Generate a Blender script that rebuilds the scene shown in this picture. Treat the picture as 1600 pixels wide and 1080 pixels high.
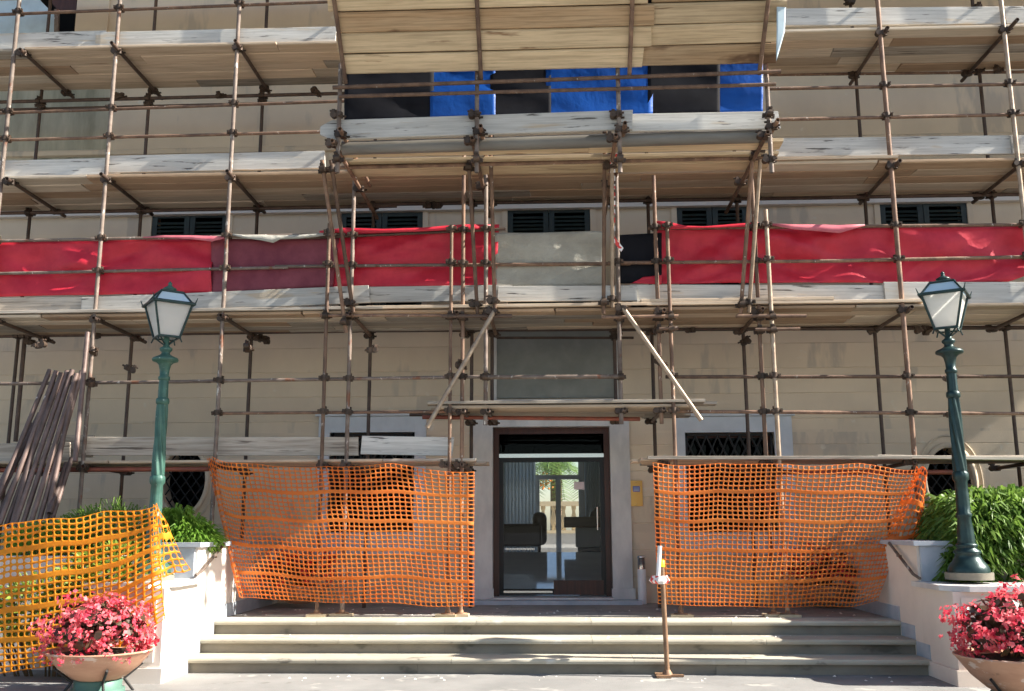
import bpy, bmesh, math, random
from mathutils import Vector, Matrix, noise as mnoise
R = math.radians
random.seed(7)
scene = bpy.context.scene
for o in list(bpy.data.objects): bpy.data.objects.remove(o)

# ------------------------------------------------------------------ camera
CAM = Vector((0.0, -15.1, 1.65)); PITCH, YAW, ROLL, F = 10.7, 2.4, -0.17, 1500.0
cd = bpy.data.cameras.new('camera'); cam = bpy.data.objects.new('camera', cd)
scene.collection.objects.link(cam); scene.camera = cam
ROT = Matrix.Rotation(R(YAW), 4, 'Z') @ Matrix.Rotation(R(90 + PITCH), 4, 'X') @ Matrix.Rotation(R(ROLL), 4, 'Z')
cam.matrix_world = Matrix.Translation(CAM) @ ROT
cd.sensor_width = 36; cd.lens = F / 1600 * 36; cd.clip_end = 2000
# ------------------------------------------------------------------ sky, sun, exposure
SUN_EL, SUN_A = 37.0, 5.5      # elevation; angle in front of the facade plane, from the right
world = bpy.data.worlds.new('World'); scene.world = world; world.use_nodes = True
wn = world.node_tree; bg = wn.nodes['Background']
sky = wn.nodes.new('ShaderNodeTexSky'); sky.sky_type = 'NISHITA'; sky.sun_disc = False
sky.sun_elevation = R(SUN_EL); sky.sun_rotation = R(90 + SUN_A)
wn.links.new(sky.outputs[0], bg.inputs[0]); bg.inputs[1].default_value = 0.07
sd = bpy.data.lights.new('sun', 'SUN'); sun = bpy.data.objects.new('sun', sd); scene.collection.objects.link(sun)
sd.energy = 5.0; sd.angle = R(0.53); sd.color = (1.0, 0.94, 0.84)
to_sun = Vector((math.cos(R(SUN_EL)) * math.cos(R(SUN_A)), -math.cos(R(SUN_EL)) * math.sin(R(SUN_A)), math.sin(R(SUN_EL))))
sun.rotation_euler = to_sun.to_track_quat('Z', 'Y').to_euler(); sun.location = to_sun * 60
scene.view_settings.view_transform = 'Standard'; scene.view_settings.look = 'None'
scene.view_settings.gamma = 1.0; scene.view_settings.use_curve_mapping = False
scene.view_settings.exposure = 1.58
scene.render.engine = 'CYCLES'
cy = scene.cycles
cy.use_denoising = True; cy.use_light_tree = False; cy.use_adaptive_sampling = True; cy.adaptive_threshold = .02; cy.max_bounces = 7; cy.diffuse_bounces = 3; cy.glossy_bounces = 3
cy.transparent_max_bounces = 12; cy.transmission_bounces = 4; cy.caustics_reflective = False; cy.caustics_refractive = False
cy.sample_clamp_indirect = 6

# ------------------------------------------------------------------ helpers
C = scene.collection
R3 = ROT.to_3x3()
def ray(px, py): return (R3 @ Vector(((px - 800) / F, -(py - 540) / F, -1))).normalized()
def W(px, py, Y):
    d = ray(px, py); return CAM + d * ((Y - CAM.y) / d.y)
def WZ(px, py, z):
    d = ray(px, py); return CAM + d * ((z - CAM.z) / d.z)
def X(px, py, Y): return W(px, py, Y).x
def Z(px, py, Y): return W(px, py, Y).z

class MB:
    def __init__(s): s.v = []; s.f = []; s.sm = []; s.mi = []
    def add(s, vs, fs, smooth=False, mi=0):
        o = len(s.v); s.v += [tuple(v) for v in vs]
        s.f += [tuple(i + o for i in f) for f in fs]; s.sm += [smooth] * len(fs); s.mi += [mi] * len(fs); return s
    def box(s, a, b, mi=0):
        x0, y0, z0 = a; x1, y1, z1 = b
        v = [(x0,y0,z0),(x1,y0,z0),(x1,y1,z0),(x0,y1,z0),(x0,y0,z1),(x1,y0,z1),(x1,y1,z1),(x0,y1,z1)]
        return s.add(v, [(0,3,2,1),(4,5,6,7),(0,1,5,4),(1,2,6,5),(2,3,7,6),(3,0,4,7)], mi=mi)
    def tube(s, a, b, r, n=10, r2=None, cap=True, hollow=False, mi=0):
        a = Vector(a); b = Vector(b); r2 = r if r2 is None else r2
        d = (b - a).normalized(); u = d.orthogonal().normalized(); w = d.cross(u)
        cs = [(math.cos(2*math.pi*i/n), math.sin(2*math.pi*i/n)) for i in range(n)]
        ring = lambda p, rr: [p + u*(c*rr) + w*(q*rr) for c, q in cs]
        vs = ring(a, r) + ring(b, r2)
        fs = [(i, (i+1)%n, n+(i+1)%n, n+i) for i in range(n)]
        s.add(vs, fs, True, mi)
        if hollow:
            for p, q, rr in ((a, 1, r), (b, -1, r2)):
                vv = ring(p, rr) + ring(p, rr*.76) + ring(p + d*(q*.07), rr*.76)
                ff = [(i, (i+1)%n, n+(i+1)%n, n+i) for i in range(n)] + [(n+i, n+(i+1)%n, 2*n+(i+1)%n, 2*n+i) for i in range(n)] + [tuple(range(2*n, 3*n))]
                s.add(vv, ff, False, mi)
        elif cap:
            s.add(ring(a, r), [tuple(range(n))[::-1]], False, mi); s.add(ring(b, r2), [tuple(range(n))], False, mi)
        return s
    def lathe(s, prof, n=20, c=(0,0,0), smooth=True, twist=0, flute=None, mi=0):
        vs = []; m = len(prof)
        for k, (r, z) in enumerate(prof):
            for i in range(n):
                t = 2*math.pi*i/n; rr = r
                if flute: rr = r * (1 + flute(k, t, z))
                vs.append((c[0]+rr*math.cos(t), c[1]+rr*math.sin(t), c[2]+z))
        fs = [(k*n+i, k*n+(i+1)%n, (k+1)*n+(i+1)%n, (k+1)*n+i) for k in range(m-1) for i in range(n)]
        s.add(vs, fs, smooth, mi)
        s.add(vs[:n], [tuple(range(n))[::-1]], False, mi); s.add(vs[-n:], [tuple(range(n))], False, mi)
        return s
    def prism(s, poly, axis, a, b, mi=0):
        # poly in the two remaining axes, extruded along axis from a to b
        n = len(poly)
        def p(q, t):
            if axis == 'x': return (t, q[0], q[1])
            if axis == 'y': return (q[0], t, q[1])
            return (q[0], q[1], t)
        vs = [p(q, a) for q in poly] + [p(q, b) for q in poly]
        fs = [tuple(range(n)), tuple(range(n, 2*n))[::-1]] + [(i, n+i, n+(i+1)%n, (i+1)%n) for i in range(n)]
        return s.add(vs, fs, mi=mi)
    def mesh(s, name, mats):
        me = bpy.data.meshes.new(name); me.from_pydata(s.v, [], s.f)
        me.polygons.foreach_set('use_smooth', s.sm)
        if not isinstance(mats, (list, tuple)): mats = [mats]
        for m in mats: me.materials.append(m)
        if len(mats) > 1: me.polygons.foreach_set('material_index', s.mi)
        me.update(); return me
    def build(s, name, mats, parent=None, center=True, fix=False):
        if center and s.v:
            n = len(s.v); mn = [min(v[i] for v in s.v) for i in range(3)]; mx = [max(v[i] for v in s.v) for i in range(3)]
            c = Vector([(mn[i]+mx[i])/2 for i in range(3)])
            s.v = [(v[0]-c.x, v[1]-c.y, v[2]-c.z) for v in s.v]
        else: c = Vector((0,0,0))
        me = s.mesh(name, mats)
        if fix:
            bm = bmesh.new(); bm.from_mesh(me); bmesh.ops.remove_doubles(bm, verts=bm.verts, dist=1e-5)
            bmesh.ops.recalc_face_normals(bm, faces=bm.faces); bm.to_mesh(me); bm.free()
        return place(name, me, c, parent)
def wloc(o):
    p = Vector(o.location)
    while o.parent: o = o.parent; p += Vector(o.location)
    return p
def place(name, me, loc, parent=None, rot=None):
    o = bpy.data.objects.new(name, me); C.objects.link(o)
    loc = Vector(loc)
    if parent: o.parent = parent; loc = loc - wloc(parent)
    o.location = loc
    if rot: o.rotation_euler = rot
    return o
def tag(o, label=None, cat=None, group=None, kind=None):
    if label: o['label'] = label
    if cat: o['category'] = cat
    if group: o['group'] = group
    if kind: o['kind'] = kind
    return o
def thing(name, label, cat, loc=(0,0,0), group=None):
    o = bpy.data.objects.new(name, None); C.objects.link(o); o.location = loc; o.empty_display_size = .1
    return tag(o, label, cat, group)
def box(name, a, b, m, parent=None): return MB().box(a, b).build(name, m, parent)
def tube(name, a, b, r, m, parent=None, n=12, hollow=True): return MB().tube(a, b, r, n, hollow=hollow).build(name, m, parent)

# ------------------------------------------------------------------ materials
def mat(name, col, rough=.7, metal=0, col2=None, nscale=6, stretch=(1,1,1), bump=0, bscale=None, rnd=0, spots=None, detail=6, spec=.4, contrast=(.35,.65), trans=0, spots2=None, grain=0, bdist=.01):
    """col/col2 mixed by noise; rnd = brightness jitter per object; spots = (colour, scale, threshold, stretch)"""
    m = bpy.data.materials.new(name); m.use_nodes = True; t = m.node_tree; N = t.nodes; L = t.links
    p = N['Principled BSDF']; p.inputs['Roughness'].default_value = rough; p.inputs['Metallic'].default_value = metal
    p.inputs['Specular IOR Level'].default_value = spec
    tc = N.new('ShaderNodeTexCoord'); oi = N.new('ShaderNodeObjectInfo')
    off = N.new('ShaderNodeVectorMath'); off.operation = 'ADD'
    mul = N.new('ShaderNodeMath'); mul.operation = 'MULTIPLY'; mul.inputs[1].default_value = 57.0
    L.new(oi.outputs['Random'], mul.inputs[0]); L.new(tc.outputs['Object'], off.inputs[0]); L.new(mul.outputs[0], off.inputs[1])
    def nz(scale, st, det=detail, rgh=.6):
        mp = N.new('ShaderNodeMapping'); mp.inputs['Scale'].default_value = st; L.new(off.outputs[0], mp.inputs['Vector'])
        nn = N.new('ShaderNodeTexNoise'); nn.inputs['Scale'].default_value = scale; nn.inputs['Detail'].default_value = det
        nn.inputs['Roughness'].default_value = rgh; L.new(mp.outputs[0], nn.inputs['Vector']); return nn.outputs['Fac']
    def ramp(fac, a, b):
        mr = N.new('ShaderNodeMapRange'); mr.inputs['From Min'].default_value = a; mr.inputs['From Max'].default_value = b; L.new(fac, mr.inputs['Value']); return mr.outputs[0]
    def mix(fac, a, b):
        mx = N.new('ShaderNodeMix'); mx.data_type = 'RGBA'
        L.new(fac, mx.inputs[0])
        for sock, v in ((mx.inputs[6], a), (mx.inputs[7], b)):
            if isinstance(v, tuple): sock.default_value = (*v[:3], 1)
            else: L.new(v, sock)
        return mx.outputs[2]
    out = None
    if col2: out = mix(ramp(nz(nscale, stretch), *contrast), col, col2)
    for sp in (spots, spots2):
        if sp:
            c, sc, th, st = sp
            out = mix(ramp(nz(sc, st, 4), th, th + .06), out if out else col, c)
    if grain:
        gr = N.new('ShaderNodeMix'); gr.data_type = 'RGBA'; gr.blend_type = 'MULTIPLY'; gr.inputs[0].default_value = grain
        if out: L.new(out, gr.inputs[6])
        else: gr.inputs[6].default_value = (*col, 1)
        gf = ramp(nz(1.0, (1.3,38,38), 5, .65), .36, .56); gc = mix(gf, (.35,.33,.30), (1,1,1)); L.new(gc, gr.inputs[7]); out = gr.outputs[2]
    if rnd:
        mr = N.new('ShaderNodeMapRange'); mr.inputs['To Min'].default_value = 1 - rnd; mr.inputs['To Max'].default_value = 1 + rnd
        L.new(oi.outputs['Random'], mr.inputs['Value'])
        hs = N.new('ShaderNodeHueSaturation'); L.new(mr.outputs[0], hs.inputs['Value'])
        if out: L.new(out, hs.inputs['Color'])
        else: hs.inputs['Color'].default_value = (*col, 1)
        out = hs.outputs[0]
    if out: L.new(out, p.inputs['Base Color'])
    else: p.inputs['Base Color'].default_value = (*col, 1)
    if bump:
        b = N.new('ShaderNodeBump'); b.inputs['Strength'].default_value = bump; b.inputs['Distance'].default_value = bdist
        L.new(nz(bscale or nscale*4, stretch), b.inputs['Height']); L.new(b.outputs[0], p.inputs['Normal'])
    if trans:
        tr = N.new('ShaderNodeBsdfTranslucent'); ms = N.new('ShaderNodeMixShader'); ms.inputs[0].default_value = trans
        if out: L.new(out, tr.inputs[0])
        else: tr.inputs[0].default_value = (*col, 1)
        L.new(p.outputs[0], ms.inputs[1]); L.new(tr.outputs[0], ms.inputs[2]); L.new(ms.outputs[0], N['Material Output'].inputs[0])
    return m
def glassmat(name, tint=(.8,.85,.85), ior=1.45, rough=0.0):
    m = bpy.data.materials.new(name); m.use_nodes = True; N = m.node_tree.nodes; L = m.node_tree.links
    N.remove(N['Principled BSDF']); fr = N.new('ShaderNodeFresnel'); fr.inputs[0].default_value = ior
    tr = N.new('ShaderNodeBsdfTransparent'); tr.inputs[0].default_value = (*tint, 1)
    gl = N.new('ShaderNodeBsdfGlossy'); gl.inputs['Roughness'].default_value = rough
    ms = N.new('ShaderNodeMixShader'); L.new(fr.outputs[0], ms.inputs[0]); L.new(tr.outputs[0], ms.inputs[1]); L.new(gl.outputs[0], ms.inputs[2])
    L.new(ms.outputs[0], N['Material Output'].inputs[0]); return m

M = {}
M['stucco'] = mat('stucco', (.71,.585,.43), .9, col2=(.62,.51,.38), nscale=.9, stretch=(1,1,.6), bump=.2, bscale=60, spots=((.53,.45,.35), 1.5, .58, (1.2,1,.3)), spots2=((.70,.62,.50), 2.6, .66, (1,1,1)))
M['stucco_old'] = mat('stucco_stained', (.55,.50,.38), .9, col2=(.24,.235,.17), nscale=1.6, stretch=(1.2,1,.25), bump=.2, bscale=50)
M['pink_plaster'] = mat('pink_plaster', (.78,.67,.57), .9, col2=(.70,.60,.51), nscale=2, bump=.12, bscale=50)
M['white_plaster'] = mat('white_plaster', (.76,.70,.64), .85, col2=(.70,.65,.59), nscale=2.5, bump=.12, bscale=50)
M['marble'] = mat('marble', (.68,.66,.625), .45, col2=(.50,.49,.48), nscale=3.5, stretch=(1,1,.4), bump=.05)
M['bluestone'] = mat('blue_grey_marble', (.46,.49,.53), .4, col2=(.36,.40,.45), nscale=5)
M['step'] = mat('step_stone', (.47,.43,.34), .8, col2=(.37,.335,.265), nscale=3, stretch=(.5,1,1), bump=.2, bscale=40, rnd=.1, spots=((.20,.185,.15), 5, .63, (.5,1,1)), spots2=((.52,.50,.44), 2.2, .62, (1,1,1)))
M['riser'] = mat('riser_stone', (.27,.24,.185), .85, col2=(.185,.165,.13), nscale=3, stretch=(.5,1,1), bump=.2, bscale=40, rnd=.14, spots=((.12,.11,.085), 3, .60, (.5,1,1)))  # darker than the treads: shade under the nosings put into the colour
M['landing'] = mat('landing_stone', (.36,.335,.30), .75, col2=(.28,.265,.24), nscale=3, bump=.15, bscale=40, rnd=.1, spots=((.17,.16,.14), 4, .63, (1,1,1)))
M['asphalt'] = mat('asphalt', (.255,.25,.24), .9, col2=(.19,.187,.18), nscale=1.1, bump=.4, bscale=90, spots=((.34,.33,.305), 1.7, .6, (1,1,1)), spots2=((.17,.165,.155), 2.6, .63, (1,1,1)))
M['plinth'] = mat('brown_plinth', (.26,.19,.145), .8, col2=(.20,.15,.12), nscale=4)
M['winstone'] = mat('pale_blue_grey_stone', (.60,.63,.66), .6, col2=(.52,.55,.58), nscale=4)
M['soil'] = mat('soil', (.07,.05,.035), 1, col2=(.04,.03,.02), nscale=20, bump=.6)
M['tube'] = mat('rusty_tube', (.23,.14,.09), .7, metal=.05, col2=(.11,.065,.045), nscale=7, stretch=(1,1,.6), rnd=.3, bump=.1, spots=((.50,.45,.39), 20, .65, (1,1,.5)))
M['tube_grey'] = mat('grey_tube', (.215,.17,.14), .7, metal=.05, col2=(.12,.085,.065), nscale=6, rnd=.2, spots=((.52,.48,.43), 16, .62, (1,1,.4)), spots2=((.16,.07,.04), 5, .6, (1,1,.5)))
M['tube_bright'] = mat('bright_tube', (.42,.33,.24), .5, metal=.25, col2=(.28,.20,.14), nscale=9, rnd=.1)
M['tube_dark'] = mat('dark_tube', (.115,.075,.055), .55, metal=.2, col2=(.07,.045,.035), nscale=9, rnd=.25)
M['tube_red'] = mat('red_oxide_tube', (.27,.075,.045), .55, metal=.1, col2=(.18,.06,.04), nscale=7, rnd=.1)
M['coupler'] = mat('coupler', (.10,.065,.045), .55, metal=.4, col2=(.055,.04,.03), nscale=30, rnd=.4)
M['plank'] = mat('deck_plank', (.62,.49,.36), .85, col2=(.51,.39,.275), nscale=3, stretch=(.3,3,3), rnd=.3, bump=.25, bscale=12, spots=((.30,.20,.125), 4, .64, (.15,4,4)), grain=.32)
M['plank_grey'] = mat('weathered_plank', (.50,.44,.365), .85, col2=(.36,.305,.245), nscale=3, stretch=(.3,3,3), rnd=.28, bump=.3, bscale=12, spots=((.15,.12,.095), 4, .62, (.25,4,4)), grain=.55)
M['toe'] = mat('white_washed_board', (.58,.56,.515), .8, col2=(.46,.44,.40), nscale=3, stretch=(.3,3,3), rnd=.2, bump=.25, bscale=12, spots=((.11,.10,.09), 6, .615, (.3,3.6,3.6)), spots2=((.50,.42,.32), 2.2, .60, (.35,2.4,2.4)), grain=.3)
M['plank_pale'] = mat('pale_plank', (.66,.56,.44), .85, col2=(.55,.45,.34), nscale=3, stretch=(.3,3,3), rnd=.15, bump=.25, bscale=12, grain=.3)
M['plank_brown'] = mat('brown_plank', (.50,.35,.23), .85, col2=(.40,.27,.17), nscale=3, stretch=(.3,3,3), rnd=.15, bump=.25, bscale=12, grain=.35)
M['canopy'] = mat('canopy_board', (.61,.475,.305), .85, col2=(.48,.365,.225), nscale=2.2, stretch=(.35,2,2), rnd=.2, bump=.35, bscale=9, spots=((.22,.13,.07), 3.0, .63, (.3,3,3)), grain=.45)
M['canopy_brown'] = mat('brown_canopy_board', (.42,.30,.18), .85, col2=(.37,.24,.13), nscale=2.0, stretch=(.35,2,2), rnd=.2, bump=.35, bscale=9, spots=((.15,.085,.045), 1.4, .58, (.5,1.6,1.6)), grain=.55)
M['red'] = mat('red_tarp', (.74,.045,.075), .42, col2=(.60,.025,.05), nscale=3, trans=.28, bump=.25, bscale=3.0, bdist=.07)
M['burgundy'] = mat('burgundy_mesh', (.20,.035,.055), .6, col2=(.30,.07,.09), nscale=3, trans=.2, bump=.4, bscale=5, bdist=.04)
M['pinkfold'] = mat('pink_tarp_back', (.72,.22,.25), .5, col2=(.60,.14,.18), nscale=4, trans=.2)
M['canvas'] = mat('grey_canvas', (.42,.40,.34), .85, col2=(.31,.29,.24), nscale=1.6, stretch=(1,1,1.5), bump=.8, bscale=4, bdist=.06)
M['sheet'] = mat('grey_green_sheet', (.27,.28,.255), .8, col2=(.21,.22,.20), nscale=2.5, bump=.15)
M['black'] = mat('black_sheet', (.008,.008,.011), .8, col2=(.013,.013,.017), nscale=5, bump=.1, spec=.15)
M['blue'] = mat('blue_tarp', (.008,.125,.56), .45, col2=(.006,.09,.42), nscale=2, trans=.35, bump=.3, bscale=4, bdist=.05)
M['paleblue'] = mat('pale_blue_sheet', (.50,.62,.68), .6, col2=(.42,.52,.57), nscale=4, spots=((.20,.24,.25), 6, .66, (1,1,1)))
M['net'] = mat('orange_net', (.93,.36,.07), .5, col2=(.86,.25,.04), nscale=1.6, trans=.55)
M['net_sunlit'] = mat('sunlit_yellow_net', (.95,.44,.03), .5, col2=(.90,.36,.02), nscale=3, trans=.5)  # orange net with the gold of sunlight put into its colour
M['shutter'] = mat('dark_green_shutter', (.032,.044,.038), .5, col2=(.022,.03,.027), nscale=8, rnd=.15)
M['dark_iron'] = mat('dark_iron', (.03,.028,.027), .5, metal=.3)
M['iron'] = mat('wrought_iron', (.02,.02,.02), .5, metal=.3)
M['void'] = mat('room_shade_black', (.02,.018,.017), .9)
M['wood_dark'] = mat('dark_wood', (.085,.032,.02), .4, col2=(.05,.02,.014), nscale=6, stretch=(5,5,.4))
M['frame_black'] = mat('black_metal', (.015,.015,.016), .35, metal=.4)
M['chrome'] = mat('chrome', (.6,.6,.6), .18, metal=1)
M['glass'] = glassmat('door_glass', (.97,.985,.985), 1.25)
M['glass_dark'] = glassmat('window_glass', (.35,.38,.38), 1.18)
M['lampglass'] = mat('lamp_glass', (.95,.94,.91), .4, trans=.7, col2=(.90,.89,.86), nscale=2)
M['lamproof'] = mat('lamp_roof_glass', (.62,.76,.84), .12, trans=.3)
M['green'] = mat('green_cast_iron', (.055,.135,.105), .45, metal=.15, col2=(.035,.095,.075), nscale=12, bump=.2, bscale=30, spots=((.38,.46,.40), 24, .66, (1,1,1)))
M['green_dark'] = mat('dark_green_cast_iron', (.022,.05,.048), .35, metal=.3, col2=(.014,.034,.034), nscale=12, bump=.2, bscale=30)
M['terracotta'] = mat('terracotta', (.55,.32,.21), .8, col2=(.46,.25,.16), nscale=4, stretch=(1,1,3), bump=.15, spots=((.66,.52,.43), 5, .58, (1,1,2)), spots2=((.30,.17,.11), 4, .64, (1,1,1)))
M['stand'] = mat('green_stand', (.10,.20,.16), .5, metal=.2)
M['petal'] = mat('begonia_petal', (.74,.05,.10), .55, col2=(.88,.26,.27), nscale=9, trans=.35, contrast=(.42,.6), spots=((.90,.55,.52), 22, .66, (1,1,1)))
M['petal_red'] = mat('red_begonia_petal', (.72,.03,.035), .55, col2=(.80,.09,.08), nscale=14, trans=.35)
M['bronze'] = mat('bronze_leaf', (.06,.055,.028), .3, col2=(.085,.032,.025), nscale=9, trans=.15)
M['leaf'] = mat('grass_leaf', (.24,.40,.06), .5, col2=(.12,.25,.03), nscale=7, trans=.45)
M['leaf_dark'] = mat('hedge_leaf', (.21,.33,.06), .5, col2=(.085,.17,.028), nscale=5, trans=.4)
M['leaf_lime'] = mat('lime_leaf', (.27,.34,.045), .5, col2=(.17,.26,.04), nscale=6, trans=.4)
M['stem'] = mat('stem', (.09,.07,.035), .8)
M['white'] = mat('white_enamel', (.78,.77,.76), .35)
M['brass'] = mat('brass_plaque', (.62,.40,.12), .3, metal=.6)
M['bluesign'] = mat('blue_label', (.10,.16,.42), .5)
M['paper'] = mat('paper', (.75,.62,.60), .7)
M['tape'] = mat('red_white_tape', (.80,.76,.74), .5, col2=(.68,.06,.05), nscale=16, contrast=(.52,.54), detail=0)
M['yellow'] = mat('yellow_cap', (.85,.62,.02), .5)
M['post'] = mat('rusty_post', (.30,.18,.10), .6, metal=.15, col2=(.19,.11,.065), nscale=8)
M['sole'] = mat('sole_board', (.62,.50,.32), .85, col2=(.50,.40,.26), nscale=8, rnd=.2)
M['lobby_wall'] = mat('lobby_wall', (.42,.40,.37), .8)
M['lobby_floor'] = mat('polished_marble_floor', (.70,.72,.73), .05, col2=(.62,.64,.65), nscale=2, spec=.7)
M['curtain'] = mat('curtain', (.82,.85,.86), .8, trans=.6)
M['leather'] = mat('oxblood_leather', (.035,.01,.012), .4)
M['desk'] = mat('desk_wood', (.10,.045,.028), .35, col2=(.07,.03,.02), nscale=5, stretch=(.4,4,4))
M['deskwhite'] = mat('desk_front', (.45,.44,.42), .5)
M['balus'] = mat('balustrade_stone', (.72,.60,.42), .8)
M['palm'] = mat('palm_frond', (.14,.24,.05), .5, col2=(.08,.15,.03), nscale=6, trans=.3)
M['palmfruit'] = mat('palm_fruit', (.75,.25,.05), .6)
M['trunk'] = mat('palm_trunk', (.16,.11,.07), .9, bump=.5, col2=(.10,.07,.045), nscale=12)
M['mat'] = mat('coir_mat', (.09,.05,.03), 1, bump=.4)
M['roll'] = mat('grey_plastic_roll', (.19,.18,.16), .35, col2=(.13,.12,.105), nscale=4, stretch=(.3,2,2))

# ------------------------------------------------------------------ ground
gm = MB(); gm.add([(-250,-250,0),(250,-250,0),(250,250,0),(-250,250,0)], [(0,1,2,3)])
tag(gm.build('ground', M['asphalt'], center=False), kind='structure')

# ------------------------------------------------------------------ villa
villa = thing('villa_building', 'cream stucco villa with grooved courses and green shutters behind the scaffolding', 'building', (0,0,0))
XL, XR, ZTOP = -12.5, 19.0, 12.6
# openings as (x0, x1, z0, z1)
dx0, dx1 = X(737,800,0), X(986,800,0); dztop = Z(862,653,0)
LAND = .51; SILL = .60
OP_DOOR = (dx0, dx1, 0.0, dztop)
wl0, wl1 = X(515,720,0), X(648,720,0); wlt, wlb = Z(580,676,0), Z(580,832,0)
wr0, wr1 = X(1071,720,0), X(1211,720,0); wrt, wrb = Z(1140,676,0), Z(1140,832,0)
OP_WL = (wl0, wl1, wlb, wlt); OP_WR = (wr0, wr1, wrb, wrt)
ov = []   # oval windows: centre x, centre z, half width, half height
for (pl, pr, pt, pb) in ((252, 322, 702, 802), (1447, 1521, 700, 806)):
    cx = (X(pl,750,0)+X(pr,750,0))/2; hw = (X(pr,750,0)-X(pl,750,0))/2
    zt, zb = Z((pl+pr)/2, pt, 0), Z((pl+pr)/2, pb, 0); ov.append((cx, (zt+zb)/2, hw, (zt-zb)/2))
OP_OV = [(c-h*1.55, c+h*1.55, z-v*1.45, z+v*1.45) for c, z, h, v in ov]
OP_OV = [(a, b, round((c0-.5)/.4)*.4+.5, round((d-.5)/.4)*.4+.5) for a, b, c0, d in OP_OV]
def intervals(x0, x1, z0, z1, ops):
    segs = [(x0, x1)]
    for a, b, c, d in ops:
        if d <= z0 + 1e-4 or c >= z1 - 1e-4: continue
        ns = []
        for s, e in segs:
            if b <= s or a >= e: ns.append((s, e)); continue
            if a > s: ns.append((s, a))
            if b < e: ns.append((b, e))
        segs = ns
    return segs
GF = [OP_DOOR, OP_WL, OP_WR] + OP_OV
# ground floor: courses with V joints, split at the openings' edges
for k in range(11):
    z0, z1 = .1 + .4*k, .5 + .4*k
    cuts = sorted({z0, z1} | {z for o in GF for z in (o[2], o[3]) if z0 + .01 < z < z1 - .01})
    for za, zb in zip(cuts, cuts[1:]):
        for s, e in intervals(XL, XR, za, zb, GF):
            ca = .009 if za == z0 else 0; cb = .009 if zb == z1 else 0
            j = .008
            poly = [(j if ca else 0, za), (0, za+ca), (0, zb-cb), (j if cb else 0, zb), (.35, zb), (.35, za)] if (ca or cb) else [(0,za),(0,zb),(.35,zb),(.35,za)]
            q = [poly[0]]
            for p in poly[1:]:
                if abs(p[0]-q[-1][0]) + abs(p[1]-q[-1][1]) > 1e-5: q.append(p)
            MB().prism(q, 'x', s, e).build('wall_course', M['stucco'], villa, fix=True)
# upper storeys
WIN1 = [(238,356,330),(533,661,328),(793,922,322),(1057,1168,318),(1374,1510,312)]
OPU = []
for a, b, y in WIN1:
    OPU.append((X(a,y+15,0), X(b,y+15,0), 4.95, Z((a+b)/2, y, 0)))
OP_TL = (X(-30,20,0), X(121,20,0), Z(60,52,0)-.9, Z(60,52,0)+1.9)
OPU.append(OP_TL)
zc = sorted({4.5, ZTOP, 7.86} | {z for o in OPU for z in o[2:]})
xs_old = X(172, 190, 0)
for za, zb in zip(zc, zc[1:]):
    if zb - za < 1e-3: continue
    for s, e in intervals(XL, XR, za, zb, OPU):
        if s < xs_old < e and 6.5 < za < 7.9:
            box('wall_panel', (s,0,za), (xs_old,.35,zb), M['stucco_old'], villa); box('wall_panel', (xs_old,0,za), (e,.35,zb), M['stucco'], villa)
        else: box('wall_panel', (s,0,za), (e,.35,zb), M['stucco'], villa)
MB().prism([(-.05,7.86),(-.05,7.93),(-.002,7.97),(-.002,7.84)], 'x', XL, XR).build('string_course', M['stucco'], villa, fix=True)
MB().prism([(-.09,6.77),(-.09,6.88),(-.05,6.91),(-.002,6.92),(-.002,6.76)], 'x', XL, XR).build('string_course', M['white_plaster'], villa, fix=True)
# eaves, side and back walls, roof
box('eaves', (XL-.9,-.95,ZTOP), (XR+.9,8.95,ZTOP+.25), M['stucco'], villa)
MB().add([(XL-.9,-.95,ZTOP+.252),(XR+.9,-.95,ZTOP+.252),(XR+.9,8.95,ZTOP+.252),(XL-.9,8.95,ZTOP+.252),(XL+4,4,ZTOP+2.2),(XR-4,4,ZTOP+2.2)],
         [(0,1,5,4),(1,2,5),(2,3,4,5),(3,0,4)]).build('roof', M['terracotta'], villa)
box('side_wall', (XL,.352,0), (XL+.3,8,ZTOP), M['stucco'], villa); box('side_wall', (XR-.3,.352,0), (XR,8,ZTOP), M['stucco'], villa)
bwx0, bwx1, bwz = -1.25, .72, 3.45       # opening in the back wall of the lobby
for a, b in ((XL+.302,-3.2),(-1.5,bwx0),(bwx1,1.5),(3.2,XR-.302)): box('back_wall', (a,7.7,0), (b,8,ZTOP), M['stucco'], villa)
for a, b in ((-3.2,-1.5),(1.5,3.2)): box('back_wall', (a,7.7,bwz), (b,8,ZTOP), M['stucco'], villa)  # the two side openings are unseen, added to let light into the lobby
box('back_wall', (bwx0,7.7,bwz), (bwx1,8,ZTOP), M['stucco'], villa)
# lobby
MB().prism([(.352,.3),(.352,SILL-.02),(4.6,1.15),(8.6,1.15),(8.6,.3)], 'x', -3.6, 3.6).build('lobby_floor', M['lobby_floor'], villa, fix=True)  # slope added so the polished floor mirrors the bright garden window
box('lobby_wall', (-3.8,.36,.3), (-3.602,7.69,3.75), M['lobby_wall'], villa); box('lobby_wall', (3.602,.36,.3), (3.8,7.69,3.75), M['lobby_wall'], villa)
box('lobby_ceiling', (-3.8,.36,3.752), (3.8,7.69,3.95), M['lobby_wall'], villa)
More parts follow.
